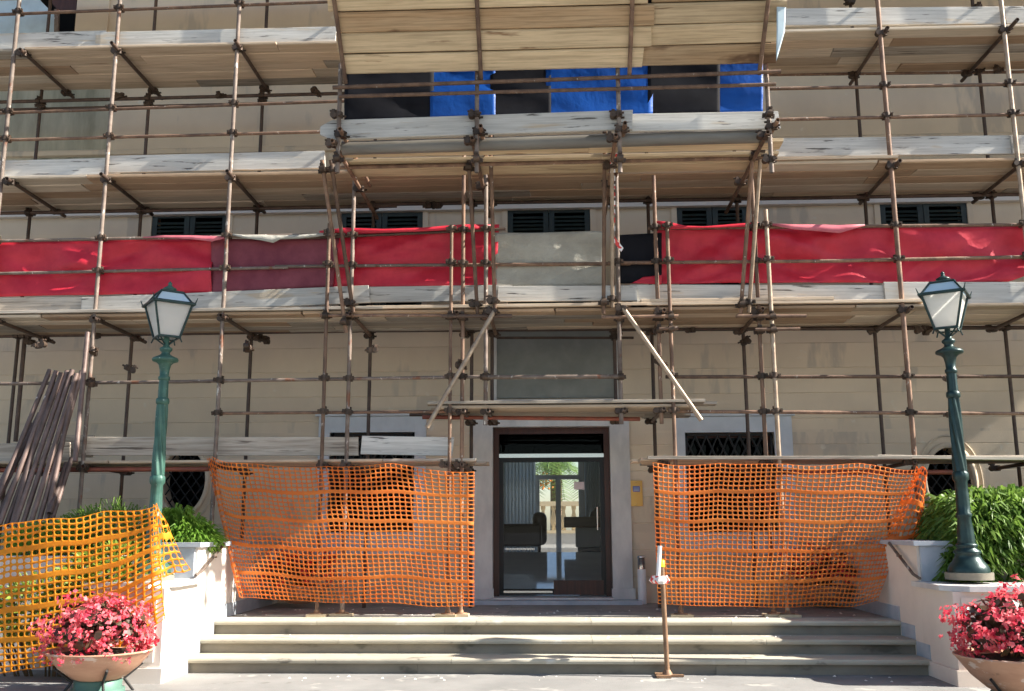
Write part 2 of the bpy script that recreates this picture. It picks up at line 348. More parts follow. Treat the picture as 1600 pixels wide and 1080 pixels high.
# boxes behind the other openings, room shade painted as near-black walls
for (a, b, c, d) in [OP_WL, OP_WR, OP_TL] + OP_OV + OPU[:5]:
    MB().add([(a-.1,.36,c-.1),(b+.1,.36,c-.1),(b+.1,.36,d+.1),(a-.1,.36,d+.1),(a-.1,1.4,c-.1),(b+.1,1.4,c-.1),(b+.1,1.4,d+.1),(a-.1,1.4,d+.1)],
             [(4,5,6,7),(0,1,5,4),(1,2,6,5),(2,3,7,6),(3,0,4,7)]).build('room_interior', M['void'], villa)
# shuttered windows on the first floor
for a, b, c, d in OPU[:5]:
    fr = MB(); fr.box((a-.09,-.03,c-.08),(a,.05,d+.09)); fr.box((b,-.03,c-.08),(b+.09,.05,d+.09)); fr.box((a,-.028,d),(b,.05,d+.088)); 
    fr.build('window_frame', M['stucco'], villa)
    MB().box((a-.14,-.1,c-.12),(b+.14,.05,c-.082)).build('window_sill', M['marble'], villa)
    mid = (a+b)/2
    for s, e in ((a+.005, mid-.006), (mid+.006, b-.005)):
        sh = MB(); w = .085
        sh.box((s,-.012,c),(s+w,.035,d-.005)); sh.box((e-w,-.012,c),(e,.035,d-.005))
        sh.box((s+w,-.010,d-.12),(e-w,.033,d-.006)); sh.box((s+w,-.010,c),(e-w,.033,c+.12)); sh.box((s+w,-.010,(c+d)/2-.05),(e-w,.033,(c+d)/2+.05))
        so = sh.build('shutter', M['shutter'], villa)
        z = c + .15
        sl = MB().prism([(-.012,0),(-.006,-.004),(.036,.048),(.030,.052)], 'x', s+w, e-w)
        me = None
        while z < d - .18:
            if not ((c+d)/2-.1 < z < (c+d)/2+.03):
                if me is None: 
                    o = MB().prism([(-.014,z),(-.006,z-.004),(.034,z+.046),(.026,z+.05)], 'x', s+w, e-w).build('slat', M['shutter'], so, fix=True); me = o.data; z0 = z
                else: place('slat', me, Vector(wloc(o)) + Vector((0,0,z-z0)), so)
            z += .066
# stone surrounds of the ground floor windows + grilles
for (a, b, c, d), (pl, pr, pt) in ((OP_WL, (498,666,651)), (OP_WR, (1056,1238,651))):
    A, B, T = X(pl,700,0), X(pr,700,0), Z((pl+pr)/2, pt, 0)
    for q in ((A,-.05,c-.25,a,.1,T), (b,-.05,c-.25,B,.1,T)): box('window_jamb', (q[0],q[1],q[2]), (q[3],q[4],q[5]), M['winstone'], villa)
    box('window_lintel', (a,-.048,d), (b,.1,T-.002), M['winstone'], villa)
    box('lintel_cornice', (A-.05,-.09,T+.002), (B+.05,.08,T+.05), M['winstone'], villa)
    box('window_sill', (A-.03,-.12,c-.33), (B+.03,.1,c-.252), M['winstone'], villa)
    box('sill_panel', (a,-.03,c-.25), (b,.1,c), M['winstone'], villa)
    g = MB(); n = 4; st = (b-a)/n
    g.box((a,.05,d-.045),(b,.08,d-.015)); g.box((a,.05,c+.015),(b,.08,c+.045)); g.box((a+.02,.05,c),(a+.045,.08,d)); g.box((b-.045,.05,c),(b-.02,.08,d))
    zz = d-.045; h = st*1.15
    while zz > c + .05:
        z2 = max(zz-h, c+.045)
        for i in range(n):
            x0 = a + i*st
            for (xa, za, xb, zb2) in ((x0,z2,x0+st/2,(zz+z2)/2+ (zz-z2)/2),(x0+st/2,zz,x0+st,z2),(x0,zz,x0+st/2,z2),(x0+st/2,z2,x0+st,zz)): g.tube((xa,.062+.006*(i%2),za),(xb,.062+.006*(i%2),zb2),.016,6)
        g.box((a,.055,z2-.01),(b,.075,z2+.01)); zz = z2 - .02
    g.build('window_grille', M['iron'], villa)
    box('window_pane', (a,.2,c), (b,.212,d), M['glass_dark'], villa)
    wf = MB(); wf.box((a,.16,c),(a+.07,.24,d)); wf.box((b-.07,.16,c),(b,.24,d)); wf.box((a+.07,.16,d-.07),(b-.07,.24,d)); pass
    wf.build('window_frame', M['wood_dark'], villa)
# oval windows
for (cx, cz, hw, hv), (a, b, c, d) in zip(ov, OP_OV):
    n = 48
    def ell(k, f, g=None): t = 2*math.pi*k/n; return (cx + hw*f*math.cos(t), cz + hv*(g or f)*math.sin(t))
    def rect(k):
        t = 2*math.pi*k/n; ct, stt = math.cos(t), math.sin(t)
        sx = ((b-cx) if ct > 0 else (cx-a)) / max(abs(ct),1e-6); sz = ((d-cz) if stt > 0 else (cz-c)) / max(abs(stt),1e-6)
        s = min(sx, sz); return (cx + ct*s, cz + stt*s)
    corners = [(b,d),(a,d),(a,c),(b,c)]
    pm = MB(); vs = []
    per = [rect(k) for k in range(n)]
    for cxy in corners:                                  # snap nearest sample to each corner
        k = min(range(n), key=lambda i: (per[i][0]-cxy[0])**2 + (per[i][1]-cxy[1])**2); per[k] = cxy
    rings = [[(p[0], 0, p[1]) for p in per], [(ell(k,1.0)[0], 0, ell(k,1.0)[1]) for k in range(n)], [(ell(k,1.0)[0], .35, ell(k,1.0)[1]) for k in range(n)]]
    pm.add([v for r in rings for v in r], [(i*n+k, i*n+(k+1)%n, (i+1)*n+(k+1)%n, (i+1)*n+k) for i in range(2) for k in range(n)])
    pm.build('wall_panel', M['stucco'], villa)
    for f0, f1, y in ((1.0, 1.16, -.045), (1.34, 1.40, -.02)):
        rm = MB(); rr = []
        for f, yy in ((f0, .02 if f0 == 1 else -.001), (f0, y), (f1, y), (f1, -.001)):
            rr.append([(ell(k,f)[0], yy, ell(k,f)[1]) for k in range(n)])
        rm.add([v for r in rr for v in r], [(i*n+k, i*n+(k+1)%n, (i+1)*n+(k+1)%n, (i+1)*n+k) for i in range(3) for k in range(n)], True)
        rm.build('oval_moulding', M['stucco'], villa)
    g = MB()
    for s in (-1, 1):
        for q in range(-4, 5):
            # line z = s*x*1.3 + q*st clipped to the ellipse
            pts = []
            for i in range(121):
                u = -1 + 2*i/120; xx = u*hw; z2 = s*xx*1.35 + q*hw*.62
                if (xx/hw)**2 + (z2/hv)**2 <= 1: pts.append((cx+xx, .1, cz+z2))
            if len(pts) > 4: g.tube(pts[0], pts[-1], .012, 6)
    g.build('oval_grille', M['iron'], villa)
# door surround
jx0, jx1 = X(770,800,0), X(955,800,0); jz = Z(862,667,0)
box('door_jamb', (dx0+.002,-.06,LAND), (jx0,.3,dztop-.002), M['marble'], villa); box('door_jamb', (jx1,-.06,LAND), (dx1-.002,.3,dztop-.002), M['marble'], villa)
box('door_lintel', (jx0+.002,-.058,jz), (jx1-.002,.3,dztop-.004), M['marble'], villa)
box('jamb_plinth', (dx0-.03,-.09,LAND), (jx0+.02,-.062,LAND+.22), M['marble'], villa); box('jamb_plinth', (jx1-.02,-.09,LAND), (dx1+.03,-.062,LAND+.22), M['marble'], villa)
fy = .12
df = MB(); df.box((jx0+.002,fy,SILL),(jx0+.09,fy+.12,jz-.002)); df.box((jx1-.09,fy,SILL),(jx1-.002,fy+.12,jz-.002)); df.box((jx0+.09,fy,jz-.10),(jx1-.09,fy+.12,jz-.002))
door = df.build('door_frame', M['wood_dark'], villa)
tz = Z(862,712,.15)
ix0, ix1 = jx0+.09, jx1-.09
MB().box((ix0,fy+.02,tz-.03),(ix1,fy+.1,tz+.03)).build('transom_bar', M['chrome'], door)
MB().box((ix0,fy+.05,tz+.03),(ix1,fy+.062,jz-.10)).build('transom_pane', M['glass_dark'], door)
tb = MB().box((ix0,fy+.09,tz+.03),(ix1,fy+.11,jz-.10)).build('transom_panel', M['frame_black'], door)
lf = MB(); zt = tz-.03; zb = SILL+.02
lf.box((ix0,fy+.03,zb),(ix0+.07,fy+.09,zt)); lf.box((ix1-.07,fy+.03,zb),(ix1,fy+.09,zt)); lf.box((ix0+.07,fy+.03,zt-.07),(ix1-.07,fy+.09,zt)); lf.box((ix0+.07,fy+.03,zb),(ix1-.07,fy+.09,zb+.09))
lf.build('door_leaf_frame', M['frame_black'], door)
gx0, gx1 = ix0+.07, ix1-.07; gm_ = X(865,900,.2)
MB().box((gx0,fy+.055,zb+.09),(gx1,fy+.067,zt-.07)).build('door_pane', M['glass'], door)
MB().box((gm_,fy+.01,zb),(gx1+.03,fy+.028,zb+.22)).build('kick_plate', M['wood_dark'], door)
MB().box((gx0,fy+.026,zb+.03),(gm_-.02,fy+.0285,zb+.06)).build('door_rail', M['chrome'], door)
MB().tube((gx1-.05,fy-.02,SILL+1.0),(gx1-.05,fy-.02,SILL+1.35),.014,10).tube((gx1-.05,fy-.02,SILL+1.05),(gx1-.05,fy+.04,SILL+1.05),.01,8).tube((gx1-.05,fy-.02,SILL+1.3),(gx1-.05,fy+.04,SILL+1.3),.01,8).build('handle', M['chrome'], door)
# sheet over the fanlight above the door
sx0, sx1 = X(776,560,-.05), X(960,560,-.05); sz0, sz1 = Z(862,622,-.05), Z(862,508,-.05)
fp = MB(); fp.box((sx0,-.045,sz0),(sx1,-.02,sz1)); fp.build('fanlight_panel', M['sheet'], villa)
fp = MB(); fp.box((sx0-.07,-.07,sz0-.02),(sx0,-.002,sz1)); fp.box((sx1,-.07,sz0-.02),(sx1+.07,-.002,sz1)); fp.box((sx0-.07,-.09,sz0-.08),(sx1+.07,-.002,sz0-.022)); fp.build('fanlight_frame', M['marble'], villa)
# top left opening on the second floor: board, sheet, pilaster
a, b, c, d = OP_TL
box('pilaster', (X(121,20,0)+.01,-.06,c-.1), (X(172,20,0),-.002,d+.3), M['stucco'], villa)
def poly_slab(name, pts, Y0, Y1, m, parent):
    MBx = MB().prism([(W(px,py,Y0).x, W(px,py,Y0).z) for px,py in pts], 'y', Y0, Y1); return MBx.build(name, m, parent, fix=True)
poly_slab('infill_sheet', [(-25,-60),(20,-60),(64,2),(86,24),(86,60),(-25,62)], .06, .09, M['paleblue'], villa)
poly_slab('window_post', [(85,14),(91,14),(90,62),(84,62)], .0, .05, M['tube_grey'], villa)
poly_slab('infill_board', [(60,-20),(121,-40),(119,20),(92,18)], .12, .16, M['wood_dark'], villa)

# ------------------------------------------------------------------ entrance steps
steps = thing('entrance_steps', 'three broad stone steps with a landing in front of the glass door', 'steps', (0,-2.5,0))
SX0, SX1 = -4.27, 4.22
F3, F2, F1 = WZ(862,970,.51).y, WZ(862,999,.34).y, WZ(862,1030,.17).y
def tread(name, yf, yb, z, m, n=5):
    xs = [SX0] + sorted(random.uniform(SX0+(i+.75)*(SX1-SX0)/n, SX0+(i+1.2)*(SX1-SX0)/n) for i in range(n-1)) + [SX1]
    for s, e in zip(xs, xs[1:]):
        th = .055; r = .02
        prof = [(yb,z),(yb,z-th),(yf+.004,z-th),(yf-.0,z-th+.012),(yf-.004,z-th/2),(yf,z-.012),(yf+.012,z)]
        MB().prism(prof, 'x', s+.002, e-.002).build(name, m, steps, fix=True)
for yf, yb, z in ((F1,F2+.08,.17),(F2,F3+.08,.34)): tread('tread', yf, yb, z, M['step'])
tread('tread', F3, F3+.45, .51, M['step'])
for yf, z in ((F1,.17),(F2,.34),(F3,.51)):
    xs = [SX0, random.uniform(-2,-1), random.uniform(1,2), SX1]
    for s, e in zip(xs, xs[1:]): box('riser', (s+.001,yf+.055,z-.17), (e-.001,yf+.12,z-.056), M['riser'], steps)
xs = [SX0 + (SX1-SX0)*i/7 for i in range(8)]; ys = [F3+.454, F3+1.25, F3+2.05, -.001]
for s, e in zip(xs, xs[1:]):
    for p, q in zip(ys, ys[1:]): box('landing_slab', (s+.002,p+.002,.35), (e-.002,q-.002,.51-random.uniform(0,.003)), M['landing'], steps)
box('door_step', (dx0-.1,-.42,.512), (dx1+.1,.11,SILL-.03), M['bluestone'], steps)
box('door_threshold', (jx0+.004,-.2,SILL-.028), (jx1-.004,.35,SILL), M['marble'], steps)

# ------------------------------------------------------------------ planter walls with pedestals
def side_wall(sgn, label):
    t = thing('planter_wall', label, 'wall', (sgn*4.8,-3,0))
    xi = SX0 if sgn < 0 else SX1          # inner face (stair side)
    M0 = M['white_plaster'] if sgn < 0 else M['pink_plaster']
    yf, yb = -4.42, -3.48                 # pedestal front / back
    zp = 1.0 if sgn < 0 else .96; zw = 1.42                   # heights of pedestal and of the high wall
    def bx(name, x0, x1, y0, y1, z0, z1, m):
        a, b = xi + sgn*x0, xi + sgn*x1
        return box(name, (min(a,b), y0, z0), (max(a,b), y1, z1), m, t)
    wd = .80 if sgn < 0 else 1.25
    bx('pedestal', .0, wd, yf, yb, .0, zp, M0)
    bx('pedestal_plinth', -.03, wd+.03, yf-.03, yb+.0, .0, .16, M0)
    # cap with a cut corner
    x0, x1 = -.07, wd+.07; cpoly = [(x0+.0,yb+.05),(x0,yf+.18),(x0+.22,yf-.08),(x1,yf-.08),(x1,yb+.05)]
    MB().prism([(xi+sgn*p[0], p[1]) for p in cpoly], 'z', zp+.002, zp+.06).build('pedestal_cap', M['marble'], t, fix=True)
    # recessed panel frame on the pedestal's faces
    for (u0, u1, z0, z1) in ((.08,.13,.22,.9),(wd-.13,wd-.08,.22,.9),(.13,wd-.13,.22,.27),(.13,wd-.13,.85,.9)):
        a, b = xi+sgn*u0, xi+sgn*u1; box('panel_moulding', (min(a,b),yf-.015,z0),(max(a,b),yf-.001,z1), M0, t)
    # high wall
    bx('wall', .0, .55, yb+.002, -.005, .0, zw, M0)
    bx('wall_face', .03, .60, yb-.04, yb+.0, zp+.062, zw-.002, M['bluestone'])
    bx('wall_coping', -.05, .62, yb-.07, -.01, zw+.002, zw+.055, M['bluestone'])
    bx('bed_wall', .552, 6.5, yb+.02, yb+.32, .0, zw-.1, M0)
    # stepped skirting along the stair
    xx = (xi-.012*sgn, xi-.001*sgn)
    prof = [(F1+.01,.002),(F1+.01,.36),(F2+.02,.36),(F2+.02,.53),(F3+.05,.53),(F3+.05,.70),(-.3,.70),(-.3,.52),(F3+.5,.52),(F3-.01,.52),(F3-.01,.35),(F2-.01,.35),(F2-.01,.18),(F1-.01,.18)]
    for (y0,y1,z0,z1) in ((F1+.02,F2-.01,.172,.33),(F2+.02,F3-.01,.342,.50),(F3+.03,-.3,.512,.68)):
        box('skirting', (min(xx),y0,z0),(max(xx),y1,z1), M['bluestone'], t)
    # handrail: from the coping down to the pedestal cap
    hx = xi - .06*sgn
    h = MB(); h.tube((hx,yb-.02+.75,zw+.02),(hx,yb+.0,zp+.14),.018,10); h.tube((hx,yb,zp+.14),(hx,yb-.2,zp+.10),.018,10)
    h.tube((hx,yb+.5,zw-.13),(xi,yb+.5,zw-.13),.01,8)
    h.build('handrail', M['tube_grey'], t)
    # soil of the raised bed
    a, b = xi+sgn*.552, xi+sgn*6.5
    box('bed_soil', (min(a,b),yb+.33,.9),(max(a,b),-.02,zw-.16), M['soil'], t)
    return t
side_wall(-1, 'white plastered planter wall and pedestal at the left end of the steps')
side_wall(1, 'pink plastered planter wall and pedestal at the right end of the steps')

# ------------------------------------------------------------------ scaffold
scaf = thing('scaffolding', 'rusty tube and coupler scaffolding with plank decks across the facade', 'scaffolding', (0,-2.2,.51))
YO, YI, YP = -2.2, -.9, -3.8
D = {1: 2.50, 2: 4.55, 3: 6.61, 4: 8.62, 5: 10.6}
XSL, XSR = -9.6, 16.5  # right end carried on out of view to keep sun off the facade
# coupler mesh shared by all
cm = MB()
cm.tube((0,0,-.038),(0,0,.038),.046,10); cm.tube((-.038,.07,0),(.038,.07,0),.042,10)
cm.box((.03,-.035,-.025),(.075,-.005,.025)); cm.box((-.075,-.035,-.025),(-.03,-.005,.025)); cm.tube((.055,-.075,0),(.055,.0,0),.014,6); cm.tube((-.055,-.06,0),(-.055,.0,0),.014,6)
cm.box((-.025,.05,.03),(.025,.09,.075)); cm.tube((0,.03,.058),(0,.12,.058),.013,6)
CM = cm.mesh('coupler', M['coupler'])
def coupler(p, parent, rz=None, tilt=0):
    return place('coupler', CM, p, parent, (tilt, random.uniform(-.15,.15), random.choice([0, math.pi, math.pi/2]) if rz is None else rz))
BP = MB().lathe([(.09,0),(.09,.012),(.04,.016),(.034,.05)], 14).mesh('base_plate', M['post'])
standards = []
def standard(px, py, Y, z0, z1, r=.030, m='tube', base=False, name='standard', lean=0):
    p = W(px, py, Y)
    lean = random.uniform(-.012,.012)
    o = tube(name, (p.x + lean*.5, Y, z0), (p.x - lean*.5, Y, z1), r*.92, M[m], scaf)
    standards.append((p.x, Y, z0, z1, o))
    if base:
        place('base_plate', BP, (p.x + lean*.5, Y, z0+.03), o); MB().box((p.x-random.uniform(.1,.16),Y-.1,z0),(p.x+random.uniform(.1,.16),Y+.09,z0+.03)).build('sole_board', M['sole'], o)
    return o
LZ = .511
BED = 1.26
ZT = 12.0
# outer row
standard(-12, 420, YO, BED, ZT, .034, 'tube_grey'); standard(-210, 420, YO, BED, ZT, .03)
standard(146, 520, YO, BED, ZT, .031, 'tube_grey'); standard(346.5, 520, YO, LZ if X(346,520,YO) > SX0 else BED, ZT, .031, 'tube_grey')
standard(507, 588, YO-.07, LZ, Z(515,352,YO), .028, 'tube', True); standard(547, 520, YO, LZ, Z(556,240,YO), .030, 'tube_grey', True)
standard(704, 520, YO-.06, LZ, Z(706,362,YO), .026, 'tube', True); standard(723, 500, YO, LZ, Z(725,240,YO), .030, 'tube', True)
standard(759, 500, YO, 3.0, Z(758,240,YO), .032, 'tube_grey'); standard(968, 520, YO, 3.0, Z(963,240,YO), .034, 'tube_grey')
standard(1028.5, 500, YO, 3.0, Z(1023,275,YO), .030, 'tube', False); standard(1049, 540, YO-.06, LZ, Z(1043,355,YO), .029, 'tube', True)
standard(1189, 560, YO, LZ, Z(1183,240,YO), .030, 'tube', True); standard(1207, 525, YO-.06, LZ, Z(1197,330,YO), .032, 'tube_bright', True)
standard(1413, 520, YO, LZ, ZT, .036, 'tube'); standard(1619, 520, YO, BED, ZT, .034, 'tube_bright'); standard(1820, 520, YO, BED, ZT, .03)
for xx in (8.7, 10.6, 12.5, 14.4, 16.2):
    for yy, mm in ((YO,'tube'),(YI,'tube_dark')):
        standards.append((xx, yy, .005, ZT, tube('standard', (xx,yy,.005), (xx,yy,ZT), .03, M[mm], scaf)))
    for lev in (2,3,4,5): tube('transom', (xx+.06,YO-.2,D[lev]-.035), (xx+.06,YI+.2,D[lev]-.035), .027, M['tube_dark'], scaf)
# inner row
for px, py in ((22,600),(-165,600),(201,600),(389,600),(577,600),(737,600),(769,580),(961,580),(1021,600),(1165,600),(1373,600),(1579,600),(1780,600)):
    z0 = LZ if SX0+.1 < X(px,py,YI) < SX1-.1 else BED
    hi = ZT
    if px in (737, 769, 961, 1021): z0 = Z(px, 640, YI) if px in (769, 961) else LZ
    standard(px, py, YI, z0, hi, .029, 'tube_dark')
standard(37, 550, YI, Z(30,690,YI), D[2]+.1, .036, 'tube_dark'); 
# short mid standards seen on the upper levels
for px, py in ((236,190),(413,180),(67,200)): pass
# ledgers: (px0, y0, px1, y1, Y, r, material)
def ledger(x0, y0, x1, y1, Y, r=.024, m='tube', name='ledger'):
    a, b = W(x0,y0,Y), W(x1,y1,Y)
    o = tube(name, a, b, r, M[m], scaf)
    lo, hi = min(a.x,b.x), max(a.x,b.x)
    for (sx, sy, z0, z1, so) in standards:
        if lo - .05 <= sx <= hi + .05 and abs(sy - Y) < .2:
            z = a.z + (b.z-a.z)*(sx-a.x)/(b.x-a.x)
            if z0 - .05 < z < z1 + .05: coupler((sx, sy, z), so, math.pi if Y < sy else 0)
    return o
YB = YO + .065
ledger(-260,33,540,2,YB); ledger(-260,186,540,158,YB,.023,'tube'); ledger(-260,226,512,206,YB,.023,'tube')
ledger(1200,139,1830,127,YB,.025); ledger(1214,187,1830,174,YB,.025)
ledger(-260,382,540,366,YB,.022,'tube_grey'); ledger(-260,433,450,418,YB,.022,'tube_grey'); ledger(430,416.5,712,414,YB+.0,.022,'tube_grey'); ledger(700,414.5,985,412,YB+.05,.026,'tube')
ledger(950,411,1300,408,YB,.024); ledger(1270,408.5,1830,397,YB,.026); ledger(1012,357,1830,349,YB,.024,'tube')
ledger(480,372,790,358,YB,.022,'tube_dark')
ledger(-260,603,330,596,YB,.024,'tube_grey'); ledger(300,596,780,588.5,YB,.024,'tube_grey'); ledger(756,589.5,972,588.5,YB-.12,.030,'tube_grey'); ledger(1040,589,1830,588,YB,.025)
ledger(332,646,726,643,YB,.022); ledger(1050,643,1830,648,YB,.024)
ledger(-260,736,326,733,YB,.034,'tube_red'); ledger(1212,738,1500,738,YB,.033,'tube_red')
ledger(660,652,1000,655,YB+.35,.028,'tube_red'); ledger(640,648,1060,650,YI-.06,.026,'tube_dark')
ledger(500,493,690,493,YO-.12,.022,'tube'); ledger(690,494,800,494,YO-.14,.026,'tube_dark'); ledger(940,496,1060,494,YO-.14,.024,'tube'); ledger(1150,494,1260,494,YO-.14,.024,'tube')
ledger(1030,514,1060,513,YO-.14,.022); ledger(1180,515,1250,514,YO-.14,.022)
# inner ledgers
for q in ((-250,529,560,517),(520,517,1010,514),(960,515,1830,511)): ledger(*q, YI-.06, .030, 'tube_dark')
ledger(776,528,990,528,YI+.05,.02,'tube_dark')
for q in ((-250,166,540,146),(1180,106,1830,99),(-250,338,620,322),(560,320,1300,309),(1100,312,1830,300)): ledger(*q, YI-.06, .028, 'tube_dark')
ledger(1200,117,1830,110,YI+.06,.024,'tube'); ledger(-250,178,560,158,YI+.1,.022,'tube_dark')
# transoms: under the planks, one at each standard pair
def transom(px, py, zl, Yf=YO-.24, Yb=YI+.2, r=.027, m='tube_dark', dx=0):
    p = W(px, py, YO); x = p.x
    o = tube('transom', (x, Yf, zl), (x+dx, Yb, zl-.01), r, M[m], scaf)
    coupler((x-.01, YO, zl), o, math.pi/2); coupler((x+dx, YI, zl-.01), o, math.pi/2)
    return o
for lev in (2,3,4,5):
    zt = D[lev] - .035
    for i, px in enumerate((-12+8, 146+6, 346+6, 1413+6, 1619+6, -205, 1826)):
        transom(px, 520, zt, YO - random.uniform(.12,.3), YI + random.uniform(.12,.3), .028, 'tube_dark')
    for px in (556, 735, 972, 1195): 
        if lev != 3 and lev != 2: transom(px, 520, zt)
for px in (553, 716, 766, 975, 1035, 1186): transom(px, 480, D[2]-.035, YO-.22, YI+.15, .027, 'tube')
for px in (726, 764, 974, 1034): transom(px, 628, 3.18, YO-.22, YI+.1, .026, 'tube_grey')
for px in (-8, 136, 340, 509, 545, 700, 723): transom(px, 715, D[1]-.03, YO-.1, YI+.1, .027, 'tube_dark')
for px in (1040, 1200, 1425, 1628): transom(px, 715, D[1]-.03, YO-.1, YI+.1, .027, 'tube_dark')
# loose couplers left hanging on the inner ledgers
for px, py in ((190,150),(346,150),(495,145),(668,322),(685,322),(1560,110),(1082,516),(1440,514),(1450,515),(50,535),(60,540),(400,528),(414,530),(1480,592),(1484,648),(200,575),(388,545),(578,547),(1162,535),(145,548),(143,600),(150,525),(1527,10),(1325,3)):
    Y = YI-.09 if py < 540 else YO-.04
    coupler(W(px,py,Y), scaf, random.uniform(0,6.2), random.uniform(-.6,.6))

# planks
def plank(name, a, b, w, th, m, tilt=0, cut=False, ch=.004):
    """a, b: centres of the two ends; w across (horizontal, or vertical when tilt = 90)"""
    a = Vector(a); b = Vector(b); L = (b-a).length
    j = lambda s: random.uniform(-s, s)
    x0, x1 = -L/2, L/2; h = th/2; q = w/2; e = .012
    c = ch; sec = [(-q+c,-h),(q-c,-h),(q,-h+c),(q,h-.004),(q-.004,h),(-q+.004,h),(-q,h-.004),(-q,-h+c)]
    v = []
    for xx in (x0, x1):
        sk = j(e); dq = j(.005)
        v += [(xx + sk*y/q + j(.003), y + dq, z_) for y, z_ in sec]
    n8 = len(sec)
    mb = MB().add(v, [tuple(range(n8))[::-1], tuple(range(n8,2*n8))] + [(i,(i+1)%n8,n8+(i+1)%n8,n8+i) for i in range(n8)])
    me = mb.mesh(name, m)
    if cut:
        bm = bmesh.new(); bm.from_mesh(me); g = bm.verts[:] + bm.edges[:] + bm.faces[:]
        for sg in (-1, 1):
            r = bmesh.ops.bisect_plane(bm, geom=bm.verts[:]+bm.edges[:]+bm.faces[:], plane_co=(x0+.14, sg*q, 0), plane_no=(-.55, sg, 0), clear_outer=True)
            bmesh.ops.holes_fill(bm, edges=[e_ for e_ in r['geom_cut'] if isinstance(e_, bmesh.types.BMEdge)])
        bm.to_mesh(me); bm.free()
    d = (b-a).normalized(); rz = math.atan2(d.y, d.x); ry = -math.asin(d.z)
    o = place(name, me, (a+b)/2, scaf)
    o.rotation_euler = (Matrix.Rotation(rz,3,'Z') @ Matrix.Rotation(ry,3,'Y') @ Matrix.Rotation(R(tilt),3,'X')).to_euler()
    return o
def deck(z, x0, x1, yf, yb, n, mats, lo=3.4, hi=4.2):
    w = (yb-yf)/n
    for i in range(n):
        y = yf + w*(i+.5); x = x0 - random.uniform(0, 2.5); up = 0
        while x < x1:
            L = random.uniform(lo, hi); e = min(x+L, x1 + random.uniform(0,.2)); s = max(x, x0 - random.uniform(0,.2))
            if e - s > .3:
                zz = z + .026 + random.uniform(0,.012)
                plank('deck_plank', (s,y+random.uniform(-.008,.008),zz), (e,y+random.uniform(-.008,.008),zz+random.uniform(-.004,.004)), w-.003, .042, M[random.choice(mats)], random.uniform(-1.6,1.6), ch=.013)
            x = x + L + .012; 
YF = YO + .04
deck(D[4], XSL, XSR, YF-.06, YI+.02, 5, ('plank','plank_pale','plank_brown','plank_grey')); deck(D[3], XSL, XSR, YF-.06, YI+.12, 5, ('plank','plank_pale','plank_brown','plank_grey'))
deck(D[2], XSL, XSR, YF-.06, YI+.02, 5, ('plank','plank_pale','plank_brown','plank_grey')); deck(D[5], XSL, XSR, YF, YI+.62, 6, ('plank',))  # top deck, out of view, widened toward the wall to block sun streaks
deck(D[1], XSL, X(735,715,YO), YF-.06, YI-.3, 4, ('plank_grey','plank')); deck(D[1], X(1012,715,YO), XSR, YF-.06, YI-.2, 4, ('plank_grey','plank'))
deck(3.21, X(690,630,YO), X(1080,630,YO), YF-.1, YI+.05, 5, ('plank','plank_grey'), 5, 6)
for yy, xa, xb in ((YF-.02,668,1100),(YF+.23,690,1118)): 
    plank('deck_plank', (X(xa,630,yy),yy,3.30),(X(xb,630,yy),yy,3.30),.22,.04,M['plank_grey'])
# double planks on deck edges (as in the middle of deck two and on the right)
for (pa, pb, z, m) in ((575,1010,D[2]+.07,'plank'),(985,1440,D[2]+.07,'plank'),(-30,600,D[2]+.066,'plank_grey'),(1215,1420,D[3]+.066,'plank'),(1000,1300,D[2]+.115,'plank')):
    plank('deck_plank', (X(pa,480,YF),YF+.02,z+.02),(X(pb,480,YF),YF+.02,z+.02),.24,.042,M[m])
# toe boards: (px0, ytop0, ybot0, px1, ytop1, ybot1, Y, material, cut)
YT = YO + .12
for (pa, ta, ba, pb, tb_, bb, Y, m, cut) in (
    (-260,60,90,165,49,78,YT,'toe',0),(150,52,75,525,42,68,YT-.045,'toe',0),
    (-260,258,284,190,247,272,YT,'toe',0),(170,245,271,508,236,264,YT-.01,'toe',0),
    (-260,468,498,185,464,490,YT,'plank_grey',0),(128,466,492,577,446,474,YT-.05,'toe',0),(560,449,474,800,446,470,YT,'toe',0),(778,448,472,995,446,470,YT-.045,'toe',0),
    (985,446,474,1400,446,476,YT,'toe',0),(1382,443,474,1830,440,478,YT-.045,'toe',0),
    (1205,14,41,1600,11,38,YT,'toe',0),(1570,12,38,1830,10,36,YT-.04,'toe',0),(1212,217,246,1610,212,241,YT,'toe',0),(1580,213,241,1830,209,238,YT-.04,'toe',0),
    (-260,698,730,110,691,722,YT,'plank_grey',0),(130,683,712,560,683,712,YT,'plank_grey',0),(565,681,711,708,684,712,YT,'toe',0),(100,680,715,146,680,715,YT+.1,'plank_grey',0)):
    a0, b0 = W(pa,ta,Y), W(pa,ba,Y); a1, b1 = W(pb,tb_,Y), W(pb,bb,Y)
    h = (a0.z-b0.z + a1.z-b1.z)/2
    plank('toe_board', (a0+b0)/2, (a1+b1)/2, h, .04, M[m], 90, cut)
# right-hand edge boards of deck one
for (pa, ya, pb, yb_) in ((1012,716,1420,716),(1368,714,1500,716),(1485,716,1830,720)):
    a, b = W(pa,ya,YO-.02), W(pb,yb_,YO-.02); plank('deck_plank', a, b, .20, .045, M['plank_grey'])

